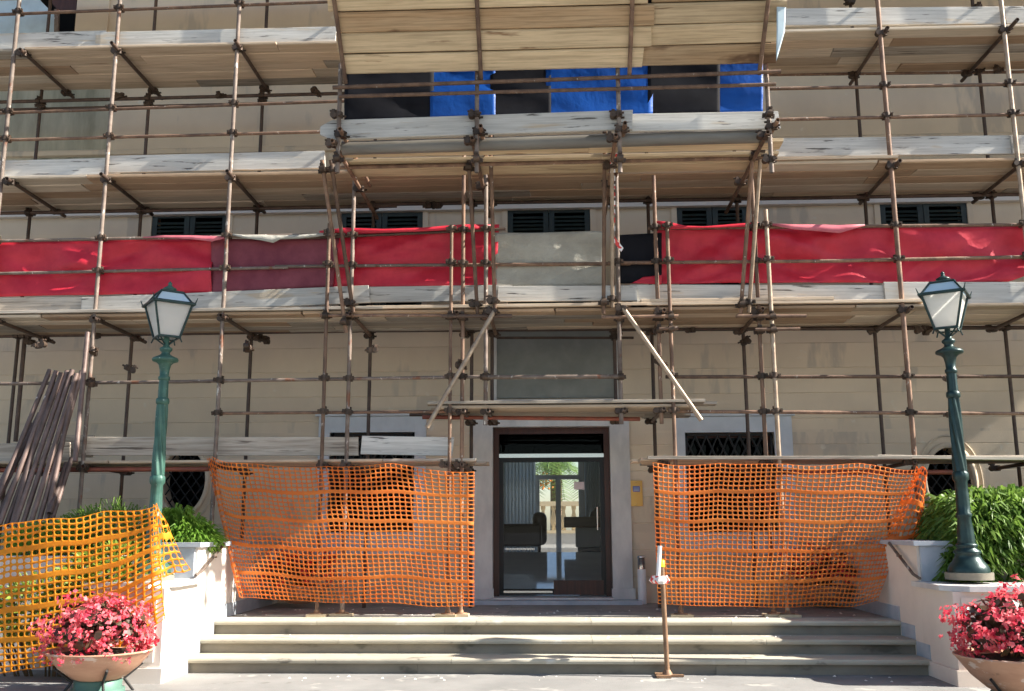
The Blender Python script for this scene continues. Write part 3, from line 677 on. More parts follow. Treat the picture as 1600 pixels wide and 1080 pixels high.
# projecting platform over the door ----------------------------------------
zp = 6.39
PX = [(528,240),(745,230),(968,225),(1203,215)]
for px, py in PX:
    x = X(px,py,YP)
    o = tube('standard', (x,YP,Z(px,270,YP)), (x,YP,Z(px,100,YP)), .028, M['tube_grey'], scaf); standards.append((x,YP,Z(px,270,YP),Z(px,100,YP),o))
    for yy in (250, 180): coupler((x,YP,Z(px,yy,YP)), o)
    xb = x*(1.0) + (0.09 if x < 0 else -.05)
    t_ = tube('transom', (x-.05,YP-.12,zp), (x-.03,YI,zp-.02), .028, M['tube'], scaf); coupler((x-.05,YP,zp), t_, math.pi/2); coupler((x-.03,YO,zp-.01), t_, math.pi/2)
    t_ = tube('transom', (x+.06,YP-.2,zp+.12), (x+.06,YO+.2,zp+.11), .028, M['tube'], scaf); coupler((x+.06,YP,zp+.12), t_, math.pi/2)
def beam(x0,y0,x1,y1,Y,r,m): return tube('ledger', W(x0,y0,Y), W(x1,y1,Y), r, M[m], scaf)
beam(528,262,1212,246,-3.02,.026,'tube'); beam(520,137,1220,112,YP-.06,.026,'tube'); beam(530,151,1212,132,YP-.06,.024,'tube')
for i, (Y0, pa, pb, m) in enumerate(((-3.40,525,1222,'canopy'),(-2.98,545,1213,'canopy'),(-2.70,545,1200,'canopy'))):
    xm = X(920+20*i,260,Y0)
    for s, e in ((X(pa,260,Y0), xm), (xm+.01, X(pb,255,Y0))): plank('deck_plank', (s,Y0,zp+.052),(e,Y0,zp+.054),.27,.045,M[m])
for (pa, ta, ba, pb, tb_, bb, Y, cut) in ((501,190,220,988,173,203,YP+.08,1),(960,180,206,1217,174,202,YP+.13,0)):
    a0, b0 = W(pa,ta,Y), W(pa,ba,Y); a1, b1 = W(pb,tb_,Y), W(pb,bb,Y)
    plank('toe_board', (a0+b0)/2, (a1+b1)/2, (a0.z-b0.z+a1.z-b1.z)/2, .045, M['toe'], 90, cut)
# struts under the platform
YS = -3.02
for (xt, yt, xb, yb_, m) in ((503,250,541,520,'tube'),(517,250,552,488,'tube'),(732,248,746,490,'tube'),(766,205,773,486,'tube'),(945,200,943,490,'tube'),(956,245,957,480,'tube_bright'),(1177,230,1157,492,'tube'),(1190,222,1170,488,'tube_bright')):
    a = W(xt, yt, YS-.06); b = W(xb, yb_, YO-.08)
    o = tube('strut', a, b, .027, M[m], scaf); coupler(a + (b-a)*.06, o); coupler(a + (b-a)*.94, o)
# braces either side of the door, sunlight on them put into the brighter colour
for (x0,y0,x1,y1,cx_,cy_) in ((772,487,667,668,720,573),(974,482,1096,657,1033,567)):
    a, b = W(x0,y0,YO-.22), W(x1,y1,YO-.42); o = tube('brace', a, b, .031, M['tube_bright'], scaf)
    coupler(W(cx_,cy_,YO-.24), o, .6, .5); coupler(W(x0,y0,YO-.2), o)

# ------------------------------------------------------------------ timber fan canopy over the door
SL = R(43)
cyl, czl = YP - .05, Z(862,112,YP)
can = thing('timber_canopy', 'sloping canopy of weathered boards projecting above the door scaffold', 'canopy', (0, cyl, czl))
ux = Vector((0,-math.cos(SL), math.sin(SL))); nz_ = Vector((0,-math.sin(SL),-math.cos(SL)))
cxl, cxr = X(541,118,YP), X(1190,108,YP)
for k in range(7):
    w = .262; c0 = Vector((0,cyl,czl)) + ux*(w*(k+.5))
    joint = (X(1015,60,YP-.5) + random.uniform(-.06,.06)) 
    for s, e, dn in ((cxl - random.uniform(-.02,.05), joint + random.uniform(0,.1), 0), (joint + (.08 if k % 2 else -.1), cxr + random.uniform(.1,.22), .05)):
        if k >= 2 and s < joint - 1: s -= .1 if k in (3,) else 0
        b = plank('board', (s, c0.y, c0.z) if not dn else tuple(Vector((s,c0.y,c0.z)) - nz_*dn*.9), (e, c0.y, c0.z) if not dn else tuple(Vector((e,c0.y,c0.z)) - nz_*dn*.9), w-.012, .042, M['canopy_brown' if (k, dn > 0) in ((2,False),(3,True),(0,True),(5,False)) else 'canopy'], -43 + random.uniform(-1,2), ch=.016)
        b.parent = can; b.location = Vector(b.location) + wloc(scaf) - wloc(can)
lo_ = [Vector((xx,cyl,czl)) + ux*t_ - nz_*.105 for xx, t_ in ((cxl-.02,.02),(cxr+.1,.02),(cxr+.1,1.82),(cxl-.02,1.82))]
lm_ = MB().add(lo_ + [p - nz_*.006 for p in lo_], [(0,1,2,3),(7,6,5,4),(0,4,5,1),(1,5,6,2),(2,6,7,3),(3,7,4,0)]); lm_.build('gap_dark_sheet', M['black'], can)  # black sheet added above the boards to keep the gaps between them dark
for px in (541, 752, 983, 1186):
    x = X(px,118,YP); p0 = Vector((x,cyl,czl)) + nz_*.055 - ux*.1; p1 = Vector((x,cyl,czl)) + nz_*.055 + ux*2.0
    tube('support_tube', p0, p1, .027, M['tube'], can)

# ------------------------------------------------------------------ sheets and tarpaulins
def sheet(name, quad, Y, m, nu, nv, fold, seed, parent=None, th=.004):
    """quad = px corners tl, tr, br, bl on plane Y; fold(u, v) -> y offset"""
    P = [W(p[0], p[1], Y) for p in quad]; mb = MB(); vs = []
    for j in range(nv+1):
        for i in range(nu+1):
            u, v = i/nu, j/nv
            p = (P[0]*(1-u)+P[1]*u)*(1-v) + (P[3]*(1-u)+P[2]*u)*v
            dy, dz = fold(u, v, p); vs.append((p.x, p.y+dy, p.z+dz))
    mb.add(vs, [(j*(nu+1)+i, (j+1)*(nu+1)+i, (j+1)*(nu+1)+i+1, j*(nu+1)+i+1) for j in range(nv) for i in range(nu)], True)
    o = mb.build(name, m, parent)
    s = o.modifiers.new('thickness', 'SOLIDIFY'); s.thickness = th
    return o
def folds(seed, amp=.10, edge=.02, sag=.02):
    rr = random.Random(seed); cr = [(rr.uniform(-1,1), rr.uniform(0,8), rr.uniform(.4,1)) for _ in range(9)]
    ox = rr.uniform(0,50)
    def f(u, v, p):
        n = mnoise.noise(Vector((p.x*1.3+ox, p.z*2.6, 0)))*1.0
        ridge = 0
        for a, b, c in cr:
            d = (p.x*.55 + p.z*a*1.6 + b) % 2.0 - 1.0
            ridge += c*max(0, 1-abs(d)*6)*(.6+.8*mnoise.noise(Vector((p.x*.9+b, p.z*1.5, b))))
        w = math.sin(math.pi*min(max(v,0),1))**.6
        dz = edge*mnoise.noise(Vector((p.x*1.1+ox, 3.3, 0))) * (1 if v < .01 or v > .99 else 0) - sag*(1-v)*abs(math.sin(p.x*1.9+ox))
        return (amp*(n + .55*ridge)*(.35+.65*w), dz)
    return f
Yt = YO + .10
tag(sheet('tarpaulin', [(-120,379),(332,371),(331,458),(-120,466)], Yt, M['red'], 90, 16, folds(1), 1), 'red tarpaulin on the railing at the far left', 'tarpaulin')
tag(sheet('tarpaulin', [(330,372),(530,370),(520,448),(330,460)], Yt+.01, M['burgundy'], 50, 14, folds(2,.02), 2), 'dull burgundy mesh sheet on the railing left of the door', 'tarpaulin')
tag(sheet('tarpaulin', [(520,362),(780,350),(775,447),(512,449)], Yt+.02, M['red'], 60, 16, folds(3), 3), 'red tarpaulin on the railing between burgundy sheet and grey canvas', 'tarpaulin')
tag(sheet('canvas_sheet', [(772,362),(944,360),(942,446),(774,448)], Yt+.03, M['canvas'], 40, 16, folds(4,.04), 4), 'stained grey canvas hung on the railing above the door', 'canvas')
tag(sheet('plastic_sheet', [(968,366),(1034,362),(1034,444),(968,444)], Yt+.05, M['black'], 16, 12, folds(5,.03), 5), 'black plastic sheet between grey canvas and right red tarpaulin', 'sheet')
tag(sheet('tarpaulin', [(1022,353),(1830,352),(1575,441),(1030,443)], Yt+.02, M['red'], 150, 18, folds(6,.11), 6), 'long red tarpaulin on the railing right of the door', 'tarpaulin')
tag(sheet('tarpaulin', [(1004,432),(1034,427),(1034,444),(984,444)], Yt-.01, M['red'], 12, 6, folds(9,.02), 9), 'small red tarpaulin flap at the foot of the black sheet', 'tarpaulin')
# pale folded-over edges
def fold_edge(pts, m, Y, label, cat='tarpaulin'):
    top = [W(a,b,Y) for a,b,_ in pts]; bot = [W(a,b+c,Y) for a,b,c in pts]; n = len(pts); mb = MB(); vs = []
    for t, b in zip(top, bot):
        vs += [(t.x,t.y+.09,t.z-.02),(t.x,t.y+.03,t.z+.02),(t.x,t.y-.035,t.z),(b.x,b.y-.045,b.z)]
    mb.add(vs, [(i*4+j, i*4+j+1, i*4+4+j+1, i*4+4+j) for i in range(n-1) for j in range(3)], True)
    o = mb.build('folded_edge', m); o.modifiers.new('thickness','SOLIDIFY').thickness = .004
    return tag(o, label, cat)
fold_edge([(225,371,2),(260,369,4),(300,369,6),(332,370,9),(352,371,3)], M['pinkfold'], YO+.02, 'pale pink folded edge on the left red tarpaulin, beside a standard')
fold_edge([(360,366,2),(380,368,5),(410,368,9),(428,369,12),(440,369,6),(470,368,6),(500,366,5),(522,360,8)], M['canvas'], YO+.02, 'ragged grey folded edge above the burgundy sheet', 'sheet')
fold_edge([(500,362,3),(540,357,8),(600,359,6),(660,357,6),(720,352,8),(770,352,8)], M['red'], YO+.02, 'red folded edge draped over the rail left of the door')
fold_edge([(1200,350,3),(1240,352,8),(1280,352,11),(1310,353,13),(1330,352,8),(1350,352,2)], M['pinkfold'], YO+.02, 'pale pink folded edge on the long red tarpaulin')
fold_edge([(1024,346,10),(1045,348,12),(1070,354,5),(1100,355,3),(1160,350,6),(1185,349,5)], M['red'], YO+.02, 'red folded edge on the rail right of the black sheet')
# striped blue and black sheet under the canopy
st = thing('striped_sheet', 'blue and black striped sheet hanging under the timber canopy', 'sheet', (0,-3.66,6.5))
cols = [(538,678,'black'),(672,774,'blue'),(766,861,'black'),(853,1020,'blue'),(1012,1125,'black'),(1117,1192,'blue')]
for i, (a, b, c) in enumerate(cols):
    def yb_(x): return 190 - (x-538)*.022
    sheet('stripe', [(a,95),(b,92),(b,yb_(b)),(a,yb_(a))], -3.66 + .004*i, M[c], 20, 14, folds(20+i,.03), 0, st)
o = sheet('hanging_sheet', [(1214,-60),(1232,-60),(1226,50),(1213,96)], YP-.55, M['paleblue'], 6, 14, folds(31,.03), 0); tag(o, 'pale blue sheet hanging over the right end of the timber canopy', 'sheet')
# rolled sheet under the platform toe board
a, b = W(535,232,YP+.25), W(1205,212,YP+.25)
tag(MB().tube(a, b, .088, 18).build('rolled_sheet', M['roll']), 'long grey rolled sheet lying beneath the platform toe board', 'roll')
# barrier tape
tp = MB(); pts = [W(952,222,YS-.12), W(962,225,YS-.12), W(966,243,YS-.12), W(956,246,YS-.12)]
tp.prism([(p.x,p.z) for p in pts], 'y', YS-.14, YS-.10); p0, p1 = W(955,368,YO-.4), W(974,392,YO-.4)
tp.prism([(p0.x,p0.z+.03),(p1.x,p1.z+.03),(p1.x-.03,p1.z-.02),(p0.x-.02,p0.z-.03)], 'y', YO-.43, YO-.41)
for k in range(9):
    q = W(957,255+k*13,YS+.0+ (k/9)*.55); tp.box((q.x-.034,q.y-.06,q.z-.035),(q.x+.034,q.y-.045,q.z+.035))
tag(tp.build('barrier_tape', M['tape'], fix=True), 'red and white tape tied round a strut right of the grey canvas', 'tape')

# ------------------------------------------------------------------ orange safety nets
def net(name, tops, bots, Yf, nu, nv, m, label, bands=5, amp=1.0, vs_w=.065, hs_w=.13):
    """tops / bots: pixel polylines (x, y) sampled evenly in u; Yf(u, v) plane depth"""
    def samp(pl, u):
        t = u*(len(pl)-1); i = min(int(t), len(pl)-2); f = t-i
        f = f  # linear
        return (pl[i][0]*(1-f)+pl[i+1][0]*f, pl[i][1]*(1-f)+pl[i+1][1]*f)
    def P(u, v):
        a = samp(tops, u); b = samp(bots, u)
        px, py = a[0]*(1-v)+b[0]*v, a[1]*(1-v)+b[1]*v
        wn_ = math.sin(math.pi*min(max(u,0),1))
        px += amp*5*mnoise.noise(Vector((u*3.1, v*2.2, 5+px*0)))*wn_; py += amp*(7*mnoise.noise(Vector((u*3.7+8, v*2.0, 2))) + 2.5*abs(math.sin(u*math.pi*4))*(1-v))
        p = W(px, py, Yf(u, v) - amp*.05*mnoise.noise(Vector((u*2.6+3, v*1.8, 4))))
        n = mnoise.noise(Vector((u*5, v*3.5, 1.7))); k = mnoise.noise(Vector((u*9+4, v*6, 9)))
        return p + Vector((.016*k, .022*n, .022*n))
    mb = MB(); vs = []; fs = []
    grid = {}
    hts = [.55 if (j % bands == bands-1 and 0 < j < nv-1) else 1.0 for j in range(nv)]; tot = sum(hts); acc = [sum(hts[:j])/tot for j in range(nv+1)]
    for j in range(nv+1):
        for i in range(nu+1):
            grid[(i,j)] = len(vs); vs.append(P(i/nu, acc[j]))
    for j in range(nv):
        if j % bands == bands-1 and 0 < j < nv-1 or j == 0: 
            solid = True
        else: solid = False
        for i in range(nu):
            c = [grid[(i,j)], grid[(i+1,j)], grid[(i+1,j+1)], grid[(i,j+1)]]
            if solid and j % bands == bands-1: fs.append(c[::-1]); continue
            A, B, Cc, Dd = [vs[q] for q in c]
            def Q(s, t): return (A*(1-s)+B*s)*(1-t) + (Dd*(1-s)+Cc*s)*t
            jx, jy = random.uniform(-.03,.03), random.uniform(-.03,.03)
            hole = []
            for s, t in ((.5,hs_w),(.5+.5*(1-2*vs_w)*.72,hs_w+.04),(1-vs_w,.5),(.5+.5*(1-2*vs_w)*.72,1-hs_w-.04),(.5,1-hs_w),(.5-.5*(1-2*vs_w)*.72,1-hs_w-.04),(vs_w,.5),(.5-.5*(1-2*vs_w)*.72,hs_w+.04)):
                hole.append(len(vs)); vs.append(Q(s+jx, t+jy))
            h = hole
            fs += [(c[0],h[7],h[0]),(c[0],h[0],h[1],c[1]),(c[1],h[1],h[2]),(c[1],h[2],h[3],c[2]),(c[2],h[3],h[4]),(c[2],h[4],h[5],c[3]),(c[3],h[5],h[6]),(c[3],h[6],h[7],c[0])]
    fs = [f for f in fs]
    mb.add(vs, fs, True)
    o = mb.build(name, m); s = o.modifiers.new('thickness','SOLIDIFY'); s.thickness = .004
    return tag(o, label, 'net')
YN = YO - .17
net('safety_net', [(331,713),(360,718),(420,727),(480,731),(540,726),(600,725),(660,728),(741,733)], [(378,934),(410,936),(460,938),(510,941),(560,943),(620,945),(680,948),(741,949)],
    lambda u, v: YN - .05*math.sin(v*3.1)*(1-u), 50, 34, M['net'], 'orange plastic safety net left of the door, above the steps', 7)
# left edge of that net sweeps inwards: a narrow gathered strip
net('safety_net', [(323,716),(327,715),(333,716)], [(374,934),(376,934),(380,936)], lambda u, v: YN-.03-.05*math.sin(u*3.14), 5, 27, M['net'], 'gathered left edge strip of the orange net beside the white wall', 7)
net('safety_net', [(1020,722),(1080,722),(1140,724),(1200,725),(1260,725),(1330,725),(1390,727),(1437,729)], [(1028,944),(1080,947),(1130,947),(1190,948),(1245,950),(1290,950),(1335,948),(1372,940)],
    lambda u, v: YN + .02*math.sin(u*9+v*3) - .12*max(0,u-.8)*v*3, 52, 34, M['net'], 'orange plastic safety net right of the door, above the steps', 7)
net('safety_net', [(1432,728),(1442,728),(1450,738),(1446,760)], [(1375,856),(1395,852),(1425,850),(1440,846)], lambda u, v: YN - .05 - .16*math.sin(u*3.1)*(1-v*.4), 9, 13, M['net'], 'bunched end of the orange net by the right hedge', 6)
YL = -4.56
net('safety_net', [(-110,834),(0,819),(60,812),(120,806),(180,798),(244,786)], [(-110,1066),(0,1052),(60,1044),(120,1034),(180,1020),(258,968)],
    lambda u, v: YL + .025*math.sin(u*11+v*2), 27, 25, M['net_sunlit'], 'orange safety net, painted sunlit yellow-orange, in front of the left pedestal', 5, vs_w=.085, hs_w=.155)
net('safety_net', [(240,788),(245,786),(247,790)], [(240,905),(262,900),(298,892)], lambda u, v: YL + .02 + .35*u*v, 6, 10, M['net_sunlit'], 'loose orange net flap, painted sunlit yellow-orange, on top of the left pedestal', 5)

# ------------------------------------------------------------------ lamp posts
def lamp(px, py_base, py_top, Y, label, mt, tilt, rot):
    base = W(px[0], py_base, Y); zb = 1.062
    top = W(px[1], py_top, Y); H = top.z - zb
    t = thing('street_lamp', label, 'street lamp', (base.x, Y, zb))
    G = M[mt]
    def L(prof, n=20, name='x', fl=None): 
        o = MB().lathe([(r*(.72 if z > .15 else .88), z*H) for r, z in prof], n, (base.x, Y, zb), flute=fl).build(name, G, t); return o
    MB().lathe([(.27,0),(.27,.075)], 8, (base.x,Y,zb)).build('plinth', M['riser'], t)
    L([(r, z*.70) for r, z in [(.25,.03),(.25,.043),(.235,.056),(.22,.066),(.19,.078),(.16,.095),(.145,.11),(.165,.116),(.165,.124),(.12,.135),(.115,.142),(.135,.147),(.135,.153),(.105,.16)]], 20, 'base')
    L([(.105,.112),(.10,.15),(.096,.19),(.115,.195),(.118,.203),(.098,.208),(.102,.235),(.094,.27),(.092,.305),(.118,.312),(.122,.322),(.118,.332),(.095,.338)], 30, 'lower_shaft', lambda k,t_,z: .035*math.cos(10*t_))
    pr = [(.093 - .012*i/40, .338+.235*i/40) for i in range(41)]
    L(pr, 42, 'twisted_shaft', lambda k,t_,z: .17*math.cos(6*t_ + z*12))
    L([(.081,.573),(.105,.577),(.108,.585),(.105,.592),(.080,.597)], 20, 'ring')
    L([(.078,.597),(.073,.655)], 30, 'fluted_shaft', lambda k,t_,z: .07*math.cos(10*t_))
    L([(.073,.655),(.095,.658),(.095,.667),(.074,.671),(.080,.69),(.10,.708),(.135,.716),(.205,.721),(.215,.726),(.205,.731),(.12,.739),(.075,.745),(.068,.752),(.10,.758),(.105,.765),(.06,.771),(.045,.78),(.045,(H-.69)/H)], 24, 'capital')
    # lantern: square, tapering down
    z0, z1, z2, z3 = .882*H+zb, zb+.958*H-.03, zb+.958*H+.10, zb+H
    z0 = zb + H - .70; z1 = zb + H - .30; z2 = zb + H - .15
    w0, w1, w2 = .12, .22, .13
    cs = [(-1,-1),(1,-1),(1,1),(-1,1)]
    ca, sa = math.cos(rot), math.sin(rot)
    def c(k, w, z): x, y = cs[k%4]; x, y = x*w, y*w; return Vector((base.x + x*ca - y*sa, Y + x*sa + y*ca, z))
    for k in range(4):
        for (wa, za, wb, zb_, nm, m_) in ((w0,z0,w1,z1,'glass_pane','lampglass'),(w1,z1+.02,w2,z2,'roof_pane','lamproof')):
            q = [c(k,wa-.012,za), c(k+1,wa-.012,za), c(k+1,wb-.012,zb_), c(k,wb-.012,zb_)]
            n = (q[1]-q[0]).cross(q[3]-q[0]).normalized()*-.006
            MB().add(q + [p+n for p in q], [(0,1,2,3),(7,6,5,4),(0,4,5,1),(1,5,6,2),(2,6,7,3),(3,7,4,0)]).build(nm, M[m_], t)
    fr = MB()
    for k in range(4):
        fr.tube(c(k,w0,z0), c(k,w1,z1), .014, 6); fr.tube(c(k,w0,z0), c(k+1,w0,z0), .016, 6)
        fr.tube(c(k,w1+.02,z1), c(k+1,w1+.02,z1), .020, 6); fr.tube(c(k,w1,z1+.01), c(k,w2,z2), .012, 6); fr.tube(c(k,w2,z2), c(k+1,w2,z2), .014, 6)
        fr.tube(c(k,w1+.02,z1), c(k,w1+.045,z1+.075), .011, 6, .004); fr.tube(c(k,w0,z0), c(k,w0+.02,z0-.06), .009, 6)
        fr.tube(c(k,w0*.9,z0), (base.x,Y,z0-.11), .010, 6)
    fr.build('lantern_frame', M['green_dark'], t)
    MB().lathe([(r*.8,z*.75) for r,z in [(.17,0),(.17,.012),(.10,.03),(.085,.055),(.10,.07),(.10,.085),(.06,.11),(.035,.13),(.022,.15),(.035,.165),(.022,.185),(.008,.205)]], 16, (base.x,Y,z2-.005)).build('finial', G, t)
    MB().lathe([(.02,0),(.02,.06),(.04,.09),(.045,.18),(.03,.24)], 12, (base.x,Y,z0)).build('bulb', M['white'], t)
    return t
l1 = lamp((236,262), 905, 440, -3.92, 'pale green street lamp with twisted shaft on the left pedestal', 'green', 0, R(38))
l2 = lamp((1515,1480), 905, 424, -3.92, 'dark green street lamp with twisted shaft on the right pedestal', 'green_dark', 0, R(-30))

# ------------------------------------------------------------------ plants
def flowers(mb, c, rx, ry, rz, n, rnd, size=.029, mi=0, zmin=-.15):
    for _ in range(n):
        while True:
            d = Vector((rnd.gauss(0,1), rnd.gauss(0,1), rnd.gauss(0,1))).normalized()
            if d.z > zmin: break
        lump = 1 + .5*mnoise.noise(d*2.3 + Vector(c))
        f = rnd.uniform(.80,1.05)*lump
        p = Vector((c[0]+d.x*rx*f, c[1]+d.y*ry*f, c[2]+d.z*rz*f))
        if mnoise.noise(d*3.4 + Vector((7,c[0],3))) < -.12 and rnd.random() < .85: continue
        for q in range(rnd.randint(3,5)):
            o = p + Vector((rnd.gauss(0,.018), rnd.gauss(0,.018), rnd.gauss(0,.018)))
            nrm = (d + Vector((rnd.gauss(0,.6), rnd.gauss(0,.6), rnd.gauss(0,.6)))).normalized()
            u = nrm.orthogonal().normalized(); u = (Matrix.Rotation(rnd.uniform(0,6.28),3,nrm) @ u); w = nrm.cross(u); s = size*rnd.uniform(.7,1.25)
            mb.add([o-u*s*.8, o-w*s*.6+nrm*s*.1, o+u*s*.9+nrm*s*.25, o+w*s*.6+nrm*s*.1], [(0,1,2,3)], False, mi)
def leafballs(mb, c, rx, ry, rz, n, rnd, size=.06, mi=0, zmin=-.3):
    for _ in range(n):
        while True:
            d = Vector((rnd.gauss(0,1), rnd.gauss(0,1), rnd.gauss(0,1))).normalized()
            if d.z > zmin: break
        f = rnd.uniform(.35,.9); p = Vector((c[0]+d.x*rx*f, c[1]+d.y*ry*f, c[2]+d.z*rz*f))
        nrm = (d*.7 + Vector((rnd.gauss(0,.6), rnd.gauss(0,.6), rnd.gauss(0,.6)+.3))).normalized()
        u = Matrix.Rotation(rnd.uniform(0,6.28),3,nrm) @ nrm.orthogonal().normalized(); w = nrm.cross(u); s = size*rnd.uniform(.6,1.3)
        mb.add([p-u*s, p-u*s*.3-w*s*.7+nrm*s*.15, p+u*s*.5-w*s*.6+nrm*s*.1, p+u*s*1.1, p+u*s*.5+w*s*.6+nrm*s*.1, p-u*s*.3+w*s*.7+nrm*s*.15], [(0,1,2,3,4,5)], False, mi)
def bowl(c, r, h, zf, label, plabel, seed, pet, n, rx, rz, stand=True, zmin=-.25):
    t = thing('flower_bowl', label, 'flower bowl', c)
    x, y, z = c
    MB().lathe([(r*.34,zf),(r*.50,zf+h*.12),(r*.74,zf+h*.45),(r*.90,zf+h*.78),(r*.97,zf+h*.93),(r,zf+h*.96),(r,zf+h),(r*.95,zf+h),(r*.93,zf+h*.9),(r*.3,zf+h*.85)], 36, (x,y,z)).build('bowl', M['terracotta'], t)
    MB().lathe([(r*.92,zf+h*.86),(r*.5,zf+h*.95),(.01,zf+h*.97)], 20, (x,y,z)).build('soil', M['soil'], t)
    if stand:
        MB().lathe([(r*.5,0),(r*.5,.05),(r*.44,.05),(r*.44,zf+.0),(r*.36,zf+.02)], 24, (x,y,z)).build('stand_ring', M['stand'], t)
        for k in range(4):
            a = R(35+90*k); dx, dy = math.cos(a), math.sin(a)
            g = MB(); g.tube((x+dx*r*.66,y+dy*r*.66,z),(x+dx*r*.47,y+dy*r*.47,z+zf),.014,8); g.tube((x+dx*r*.47,y+dy*r*.47,z+zf),(x+dx*r*.80,y+dy*r*.80,z+zf+h*.46),.014,8); g.build('stand_leg', M['dark_iron'], t)
    rnd = random.Random(seed); cc = (x, y, z+zf+h+rz*.42)
    pl = thing('begonia_plant', plabel, 'plant', (x,y,z+zf+h*.9))
    f = MB(); flowers(f, cc, rx, rx, rz, n, rnd, zmin=zmin); tag(f.build('blossoms', M[pet], pl), kind='stuff')
    g = MB(); leafballs(g, cc, rx, rx, rz, int(n*.45), rnd, .055); tag(g.build('leaves', M['bronze'], pl), kind='stuff')
    s = MB()
    for _ in range(40):
        d = Vector((rnd.gauss(0,.4), rnd.gauss(0,.4), 1)).normalized(); s.tube((x+rnd.uniform(-.1,.1),y+rnd.uniform(-.1,.1),z+zf+h*.9), (cc[0]+d.x*rx*.8, cc[1]+d.y*rx*.8, cc[2]+d.z*rz*.5), .006, 5)
    tag(s.build('stems', M['stem'], pl), kind='stuff')
YBL = -5.05
pb = W(156,1030,YBL); rb = (X(236,1030,YBL)-X(78,1030,YBL))/2
bowl((pb.x,YBL,0), rb, .30, .13, 'terracotta bowl on a green stand in front of the yellow-orange net', 'pink begonias in the bowl before the yellow-orange net', 3, 'petal', 900, .50, .38, zmin=-.5)
YBR = -5.55
pr_ = W(1590,1050,YBR)
bowl((pr_.x,YBR,0), (X(1590,1040,YBR)-X(1497,1040,YBR)), .34, .12, 'terracotta bowl at the right edge in front of the pink pedestal', 'pink begonias in the bowl before the pink pedestal', 5, 'petal', 1000, .54, .41, zmin=-.5)
for px, s, lab in ((470,11,'left'),(1285,12,'right')):
    p = W(px, 900, -.85)
    bowl((p.x,-.85,LZ), .42, .26, .06, f'terracotta bowl against the wall behind the {lab} orange net', f'red begonias in the bowl behind the {lab} orange net', s, 'petal_red', 260, .62, .36, False)

def blades(mb, region, n, rnd, l0, l1, w, droop, up=.6):
    for _ in range(n):
        p, d = region(rnd); d = (d + Vector((rnd.gauss(0,.45), rnd.gauss(0,.45), rnd.gauss(0,.3)+up*.4))).normalized()
        L = rnd.uniform(l0,l1); side = d.cross(Vector((rnd.gauss(0,1),rnd.gauss(0,1),rnd.gauss(0,1)))).normalized()*w*rnd.uniform(.7,1.2)
        m1 = p + d*L*.55; e = p + d*L + Vector((0,0,-droop*L))
        mb.add([p-side*.5, p+side*.5, m1+side*.9, e, m1-side*.9], [(0,1,2,4),(4,2,3)], False)
def hedge_region(x0,x1,y0,y1,z0,ztop, rnd_edge=.35):
    def f(rnd):
        while True:
            x = rnd.uniform(x0,x1); y = rnd.uniform(y0,y1)
            ex = min((x-x0)/.9, 1); ey = min((y-y0)/.45,1)
            top = z0 + (ztop-z0)*(1-(1-ex)**2*.75)*(1-(1-ey)**2*.45) + .10*mnoise.noise(Vector((x*1.9,y*1.9,.3)))
            k = rnd.random()
            if k < .5: return Vector((x,y,top-abs(rnd.gauss(0,.05)))), Vector((0,-.2,1))
            z = rnd.uniform(z0, max(top,z0+.05))
            if k < .85: return Vector((x, y0+abs(rnd.gauss(0,.08)) + .45*max(0,(z-z0)/(ztop-z0)-.6), z)), Vector((0,-1,.1))
            return Vector((x0+abs(rnd.gauss(0,.1)) + .4*(z-z0), y, z)), Vector((-1,-.2,.2))
    return f
rnd = random.Random(4)
hx0 = X(1450,860,-3.0)
hd = thing('hedge', 'dense spiky green hedge in the raised bed behind the right lamp', 'hedge', (hx0+1.5,-2.4,1.2))
h = MB(); blades(h, hedge_region(hx0,hx0+5.5,-3.60,-2.3,.98,1.97), 16000, rnd, .14, .32, .022, .45); tag(h.build('foliage', M['leaf_dark'], hd), kind='stuff')
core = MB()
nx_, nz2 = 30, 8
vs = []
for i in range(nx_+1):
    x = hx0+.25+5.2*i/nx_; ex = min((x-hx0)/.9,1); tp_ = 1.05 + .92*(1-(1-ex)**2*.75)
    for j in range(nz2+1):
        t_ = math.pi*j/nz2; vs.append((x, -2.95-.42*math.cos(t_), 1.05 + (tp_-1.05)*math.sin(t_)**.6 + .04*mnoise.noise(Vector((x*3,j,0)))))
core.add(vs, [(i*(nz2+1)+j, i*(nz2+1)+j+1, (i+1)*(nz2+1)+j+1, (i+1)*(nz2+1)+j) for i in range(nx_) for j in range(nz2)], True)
core.build('branches', mat('hedge_core', (.02,.035,.012), 1), hd)  # near-black filler shell: the hedge's shaded inside put into its colour
def tuft(px, py, Y, rx, h_, n, m, label, l0=.12, l1=.3, w=.012):
    b = W(px, py, Y); zb = 1.26; t = thing('bed_plant', label, 'plant', (b.x,Y,zb))
    def reg(r):
        while True:
            x, y = r.uniform(-1,1), r.uniform(-1,1)
            if x*x+y*y < 1: break
        zt = h_*(1-.6*(x*x+y*y))*(.75+.5*mnoise.noise(Vector((x*2+px,y*2,0)))+.3)
        z = zt*r.uniform(.1,1) if r.random() < .6 else zt
        return Vector((b.x+x*rx, Y+y*rx*.6, zb+z)), Vector((x*.7,y*.7-.3,.8))
    mb = MB(); blades(mb, reg, n, rnd, l0, l1, w, .45); tag(mb.build('leaves', M[m], t), kind='stuff')
    s = MB()
    for k in range(18):
        a = rnd.uniform(0,6.28); q = rnd.uniform(0,.6)*rx; s.tube((b.x+math.cos(a)*q*.4,Y+math.sin(a)*q*.3,zb-.03),(b.x+math.cos(a)*q,Y+math.sin(a)*q*.6,zb+h_*.7),.006,5)
    tag(s.build('stems', M['stem'], t), kind='stuff')
tuft(283,850,-2.95,.42,.42,2200,'leaf','bright green spiky plant on the white wall right of the lamp',.16,.36,.018)
